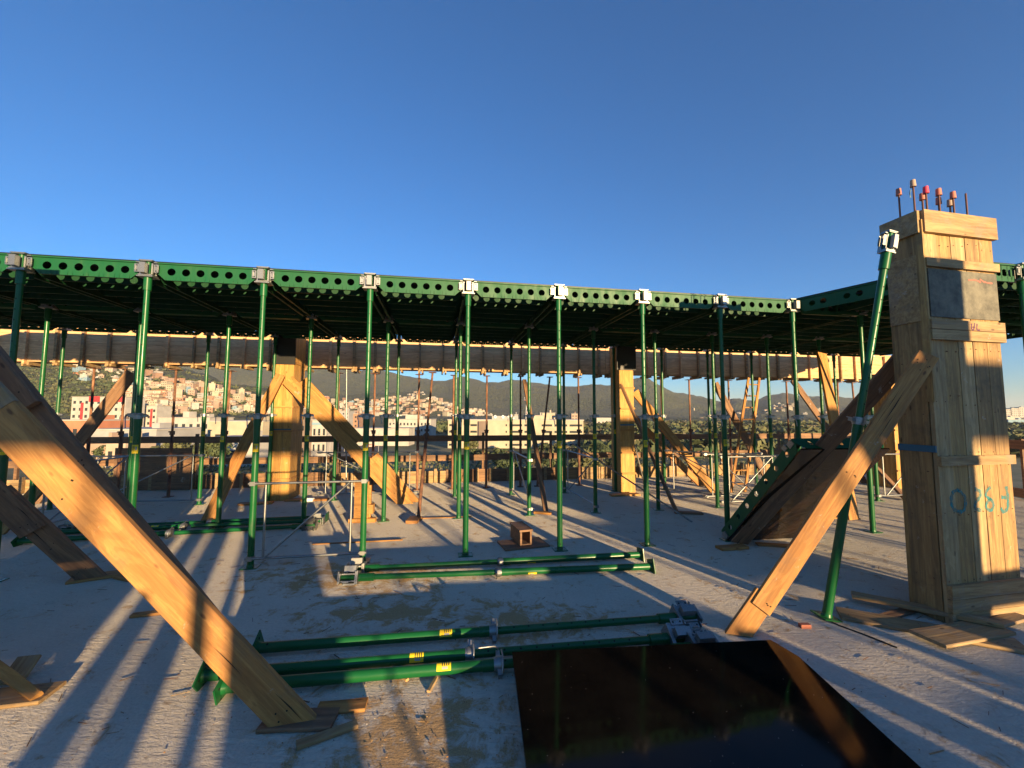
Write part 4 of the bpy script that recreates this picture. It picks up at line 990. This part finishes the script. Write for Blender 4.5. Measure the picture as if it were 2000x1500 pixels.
for _ in range(4000):
    if cnt2 >= 125: break
    px = rnd.uniform(590, 960); top = lerp([(590, 768), (640, 775), (680, 783), (760, 778), (800, 768), (830, 764), (860, 780), (900, 795), (960, 806)], px)
    cnt2 += place_house(px, rnd.uniform(top, 812), 'on the farther central hillside', 700, 1500)
cnt3 = 0
for _ in range(600):
    if cnt3 >= 25: break
    cnt3 += place_house(rnd.choice([rnd.gauss(1520, 22), rnd.uniform(1280, 1640)]), rnd.uniform(789, 809), 'on the low far hill at right', 900, 1700, 1.1)
# the rest of the far houses read as one mass
mb = MB(); q = 0
while q < 520:
    r = rnd.random()
    if r < .45:
        px = rnd.uniform(600, 940); top = lerp([(600, 772), (680, 784), (760, 780), (830, 768), (860, 782), (940, 806)], px); p = hit(px, rnd.uniform(top, 813), 700, 1500)
    elif r < .75: px = rnd.uniform(240, 560); top = lerp([(240, 718), (330, 742), (480, 772), (560, 798)], px); p = hit(px, rnd.uniform(top, 812), 335, 1200)
    else: px = rnd.uniform(560, 1640); Y = rnd.uniform(700, 1100); p = Vector(((px-1000)/F*Y, Y, GZ))
    if p is None: continue
    q += 1; w_, d_, h_ = rnd.uniform(6, 13), rnd.uniform(6, 10), rnd.choice([3.2, 3.5, 6, 6, 9])
    M = Matrix.Translation(p) @ Matrix.Rotation(rnd.uniform(-.8, .4), 4, 'Z'); wl = rnd.choice(['wall_white', 'wall_cream', 'brick', 'wall_tan', 'wall_white', 'wall_pink'])
    mb.box((0, 0, h_/2-3), (w_, d_, h_+6), wl, M); mb.box((0, 0, h_+.15), (w_+.5, d_+.5, .3), rnd.choice(['roof_tile', 'roof_grey', 'roof_tile']), M)
    for fl in range(max(1, int(h_/3))):
        for x in (-.3, 0, .3): mb.box((x*w_, -d_/2-.02, 1.6+fl*2.9), (1.0, .06, 1.1), 'window_glass', M)
tag(mb.obj('far_houses'), 'mass of tiny houses filling the town and hillsides', 'houses', None, 'stuff')

# ------------------------------------------------------------------ town buildings one can tell apart
def building(label, px0, px1, ytop, Y, dep, wall, fl=3, cols=5, roof='roof_grey', ry=0.0, strip=False, ztop=None, extra=None, name='building'):
    x0, x1 = (px0-1000)/F*Y, (px1-1000)/F*Y; zt = EYE+(809-ytop)/F*Y; h = zt-GZ; W = x1-x0
    r_ = thing(name, label, 'building', (x0, Y, GZ), ry)
    MB().box((W/2, dep/2, h/2), (W, dep, h), wall).obj('wall', r_)
    mb = MB(); mb.box((W/2, dep/2, h+.2), (W+.6, dep+.6, .4), roof); mb.box((W*.7, dep*.5, h+1.2), (W*.12, dep*.3, 1.8), wall); mb.obj('roof', r_)
    fh = h/(fl+.3)
    for f_ in range(fl):
        z = h-fh*(f_+.75)
        if strip:
            for c_ in range(cols):
                a = W*(c_+.08)/cols; b_ = W*(c_+.92)/cols; MB().box(((a+b_)/2, -.03, z), (b_-a, .1, fh*.32), 'window_glass').obj('window', r_)
        else:
            for c_ in range(cols):
                x = W*(c_+.5)/cols; MB().box((x, -.03, z), (W/cols*.42, .1, fh*.42), 'window_glass').obj('window', r_)
    if extra: extra(r_, W, h, dep)
    return r_
def red(r_, W, h, dep):
    for a in (.42, .85): MB().box((W*a, -.1, h-1.4), (W*.2, .5, 4.2), 'roof_red').obj('red_panel', r_)
    MB().box((W*.2, -.1, h*.45), (W*.05, .3, h*.8), 'roof_red').obj('red_panel', r_)
building('white apartment block with dark red panels on top at left', 141, 246, 778, 300, 16, 'wall_white', 5, 9, extra=red)
building('smaller white apartment block with a red stripe at left', 268, 308, 795, 320, 14, 'wall_white', 4, 4, extra=lambda r_, W, h, d: MB().box((W*.75, -.1, h*.5), (W*.1, .3, h*.8), 'roof_red').obj('red_panel', r_))
building('white block left of the red striped block', 228, 262, 790, 340, 14, 'wall_cream', 4, 4)
building('orange-red building with white roof line at left', 124, 198, 824, 150, 14, 'wall_orange', 2, 4, 'wall_white')
building('brick building behind trees right of the orange one', 198, 226, 826, 160, 12, 'wall_brown', 2, 2)
building('low grey roofed hall across the left', 180, 310, 842, 130, 20, 'wall_grey', 1, 3, 'wall_white')
building('pink and white building with square windows at left', 160, 214, 862, 118, 10, 'wall_pink', 1, 4, 'wall_white')
building('sunlit orange wing beside the pink and white building', 214, 252, 860, 117, 10, 'wall_tan', 1, 2, 'wall_white')
building('long white building with chimney-like tower at left', 312, 412, 818, 210, 18, 'wall_white', 2, 7, extra=lambda r_, W, h, d: MB().box((W*.52, 3, h+1.6), (W*.12, 5, 3.4), 'wall_white').obj('roof_tower', r_))
building('large cream warehouse left of the new pillar', 409, 516, 825, 165, 22, 'wall_cream', 1, 2, 'wall_white')
building('white warehouse wall seen below the rail at left', 405, 510, 858, 120, 12, 'wall_white', 1, 1, 'wall_white')
building('grey tower block just right of the left pillar', 662, 682, 804, 330, 12, 'wall_grey', 6, 3)
building('brown brick block beside the grey tower', 684, 700, 809, 340, 12, 'brick', 4, 2)
building('dark modern building behind the left pillar brace', 575, 612, 800, 150, 12, 'wall_brown', 4, 3)
building('white and green shop building behind the wide brace', 612, 640, 822, 150, 10, 'wall_white', 2, 3, extra=lambda r_, W, h, d: MB().box((W*.4, -.1, h-1.2), (W*.8, .3, .9), 'wall_blue').obj('fascia', r_))
building('white office building with many windows left of centre', 760, 842, 820, 250, 18, 'wall_white', 3, 12, extra=lambda r_, W, h, d: MB().box((W*.55, 4, h+1.5), (W*.3, 8, 3), 'wall_white').obj('roof_tower', r_))
building('long low white store with red signs left of centre', 690, 800, 838, 200, 12, 'wall_white', 1, 8)
def hosp(r_, W, h, dep):
    MB().box((W*.255, -.6, h*.48), (W*.055, 1.2, h*.98), 'wall_brown').obj('stair_tower', r_)
    MB().box((W*.36, -.5, h*.5), (W*.13, 1.0, h*.97), 'wall_cream').obj('end_wall', r_)
    MB().box((W*.64, -.5, h*.54), (W*.10, 1.0, h*1.06), 'wall_cream').obj('end_wall', r_)
    MB().box((W*.1, -.5, h*.5), (W*.13, 1.0, h*.95), 'wall_cream').obj('end_wall', r_)
    MB().box((W*.42, 5, h+1.2), (W*.2, .3, 1.6), 'wall_grey').obj('roof_sign', r_)
    mb = MB(); x = W*.335
    def L(pts):
        for (a, b_), (c_, d) in zip(pts, pts[1:]):
            mb.cyl((x+a, 4.7, h+1.6+b_), (x+c_, 4.7, h+1.6+d), .22, 'sign_white', 6)
    L([(0, 0), (.6, .7), (1.2, 0), (.6, -.7), (0, 0)]); x += 3.6; L([(0, 0), (.6, .7), (1.2, 0), (.6, -.7), (0, 0)]); x += 2.6
    L([(0, -.8), (0, .8)]); L([(0, 0), (1.2, 0)]); L([(1.2, -.8), (1.2, .8)]); x += 2.2; L([(1.2, .6), (.6, .8), (0, .5), (0, -.5), (.6, -.8), (1.2, -.6)])
    mb.obj('sign_letters', r_)
building('large white hospital-like building with strip windows at centre', 876, 1139, 821, 187, 22, 'wall_cream', 4, 9, 'wall_white', strip=True, extra=hosp)
building('square beige tower block behind the long white building', 1059, 1084, 807, 260, 14, 'wall_tan', 4, 3)
building('white roof block on the skyline left of beige tower', 1046, 1062, 812, 250, 12, 'wall_white', 3, 2)
building('small pinkish tower far right of the beige tower', 1116, 1128, 808, 420, 12, 'wall_pink', 5, 2)
building('grey tower beside the thin rusty shore at centre', 1000, 1012, 810, 330, 12, 'wall_grey', 5, 2)
building('long low white shed on the plain right of centre', 1165, 1215, 816, 520, 18, 'wall_white', 1, 6, 'wall_white')
for k, (a, b_, y) in enumerate(((1958, 1972, 797), (1974, 1988, 795), (1989, 2006, 793))): building('white apartment tower at the far right skyline, %s from the left' % ORD[k], a, b_, y, 900, 16, 'wall_white', 7, 4)
building('low white waterfront building at the far right', 1958, 1990, 812, 560, 12, 'wall_white', 1, 5); building('low waterfront hall with blue wall at far right', 1966, 2010, 817, 520, 12, 'wall_blue', 1, 5, 'wall_white')
building('white house group on plain right of centre', 1276, 1300, 812, 700, 12, 'wall_white', 1, 4)
# mast
ms = thing('radio_mast', 'red and white lattice radio mast behind the white building', 'mast', ((1030-1000)/F*240, 240, GZ)); top = EYE+(809-772)/F*240-GZ
for a in range(4): MB().cyl((1.1*cos(a*pi/2), 1.1*sin(a*pi/2), 0), (.5*cos(a*pi/2), .5*sin(a*pi/2), top), .14, 'sign_white', 6).obj('leg', ms)
mb = MB()
for k in range(12):
    z0, z1 = top*k/12, top*(k+1)/12
    for a in range(4):
        r0, r1 = 1.1-.6*k/12, 1.1-.6*(k+1)/12; mb.cyl((r0*cos(a*pi/2), r0*sin(a*pi/2), z0), (r1*cos((a+1)*pi/2), r1*sin((a+1)*pi/2), z1), .08, 'mast_red' if k % 2 else 'sign_white', 4)
mb.obj('lattice', ms)
mb = MB()
for z in (top, top-3):
    mb.box((0, 0, z), (3.4, 3.4, .2), 'mast_red')
    for a in range(6): mb.box((1.6*cos(a), 1.6*sin(a), z+.9), (.35, .35, 1.9), 'sign_white')
mb.obj('antenna_platform', ms)
# street lamps and cars below
def car(px, Y, m, label, rz):
    r_ = thing('car', label, 'car', ((px-1000)/F*Y, Y, GZ+.05), rz); mb = MB()
    mb.add([(-2.1, -.85, .35), (2.1, -.85, .35), (2.1, -.85, .85), (1.2, -.85, .95), (.7, -.75, 1.42), (-1.2, -.75, 1.42), (-1.9, -.85, .95), (-2.1, -.85, .8),
            (-2.1, .85, .35), (2.1, .85, .35), (2.1, .85, .85), (1.2, .85, .95), (.7, .75, 1.42), (-1.2, .75, 1.42), (-1.9, .85, .95), (-2.1, .85, .8)],
           [(0, 1, 2, 3, 4, 5, 6, 7), tuple(range(15, 7, -1))]+[(k, (k+1) % 8, (k+1) % 8+8, k+8) for k in range(8)], m); mb.obj('body', r_)
    MB().box((-.25, -.83, 1.17), (1.5, .06, .34), 'window_glass').obj('window', r_)
    for x in (-1.3, 1.3):
        for y in (-.8, .8): MB().cyl((x, y-.1, .32), (x, y+.1, .32), .32, 'rubber', 12).obj('wheel', r_)
for k, (px, Y, m, lb, rz) in enumerate(((694, 165, 'car_white', 'white car on the road beyond the left brace', .3), (662, 172, 'car_dark', 'dark car on the road beyond the left brace', .2), (725, 190, 'car_red', 'red car farther along the road', .4),
        (745, 205, 'car_white', 'white car farthest along the road', .4), (395, 118, 'car_dark', 'dark car in the car park below at left', .1), (352, 114, 'car_white', 'white car in the car park below at left', .1))): car(px, Y, m, lb, rz)
def lamp(px, Y, label):
    r_ = thing('street_lamp', label, 'street lamp', ((px-1000)/F*Y, Y, GZ), 0, 'street lamps along the road below'); MB().cyl((0, 0, 0), (0, 0, 9), .09, 'wall_grey', 8, .06).obj('post', r_)
    MB().tube([(0, 0, 9), (.5, 0, 9.4), (1.6, 0, 9.6)], .05, 'wall_grey', 6).obj('arm', r_); MB().box((1.8, 0, 9.58), (.7, .25, .12), 'wall_grey').obj('lamp_head', r_)
for k, (px, Y) in enumerate(((588, 105), (618, 122), (648, 140), (676, 165), (742, 150), (775, 185))): lamp(px, Y, 'grey street lamp by the road below, %s from the left' % ORD[k])

# ------------------------------------------------------------------ air between here and the hills
m, t, b = mat('haze_air', (1, 1, 1)); t.nodes.remove(b)
pv = t.nodes.new('ShaderNodeVolumePrincipled'); pv.inputs['Color'].default_value = (.86, .93, 1, 1); pv.inputs['Density'].default_value = HAZE; pv.inputs['Anisotropy'].default_value = 0
t.links.new(pv.outputs[0], [n for n in t.nodes if n.type == 'OUTPUT_MATERIAL'][0].inputs['Volume'])
hz = MB().box((0, 4600, 130), (18600, 9960, 294), 'haze_air').obj('haze'); hz['kind'] = 'stuff'; hz['label'] = 'thin pale air between the slab and the hills'
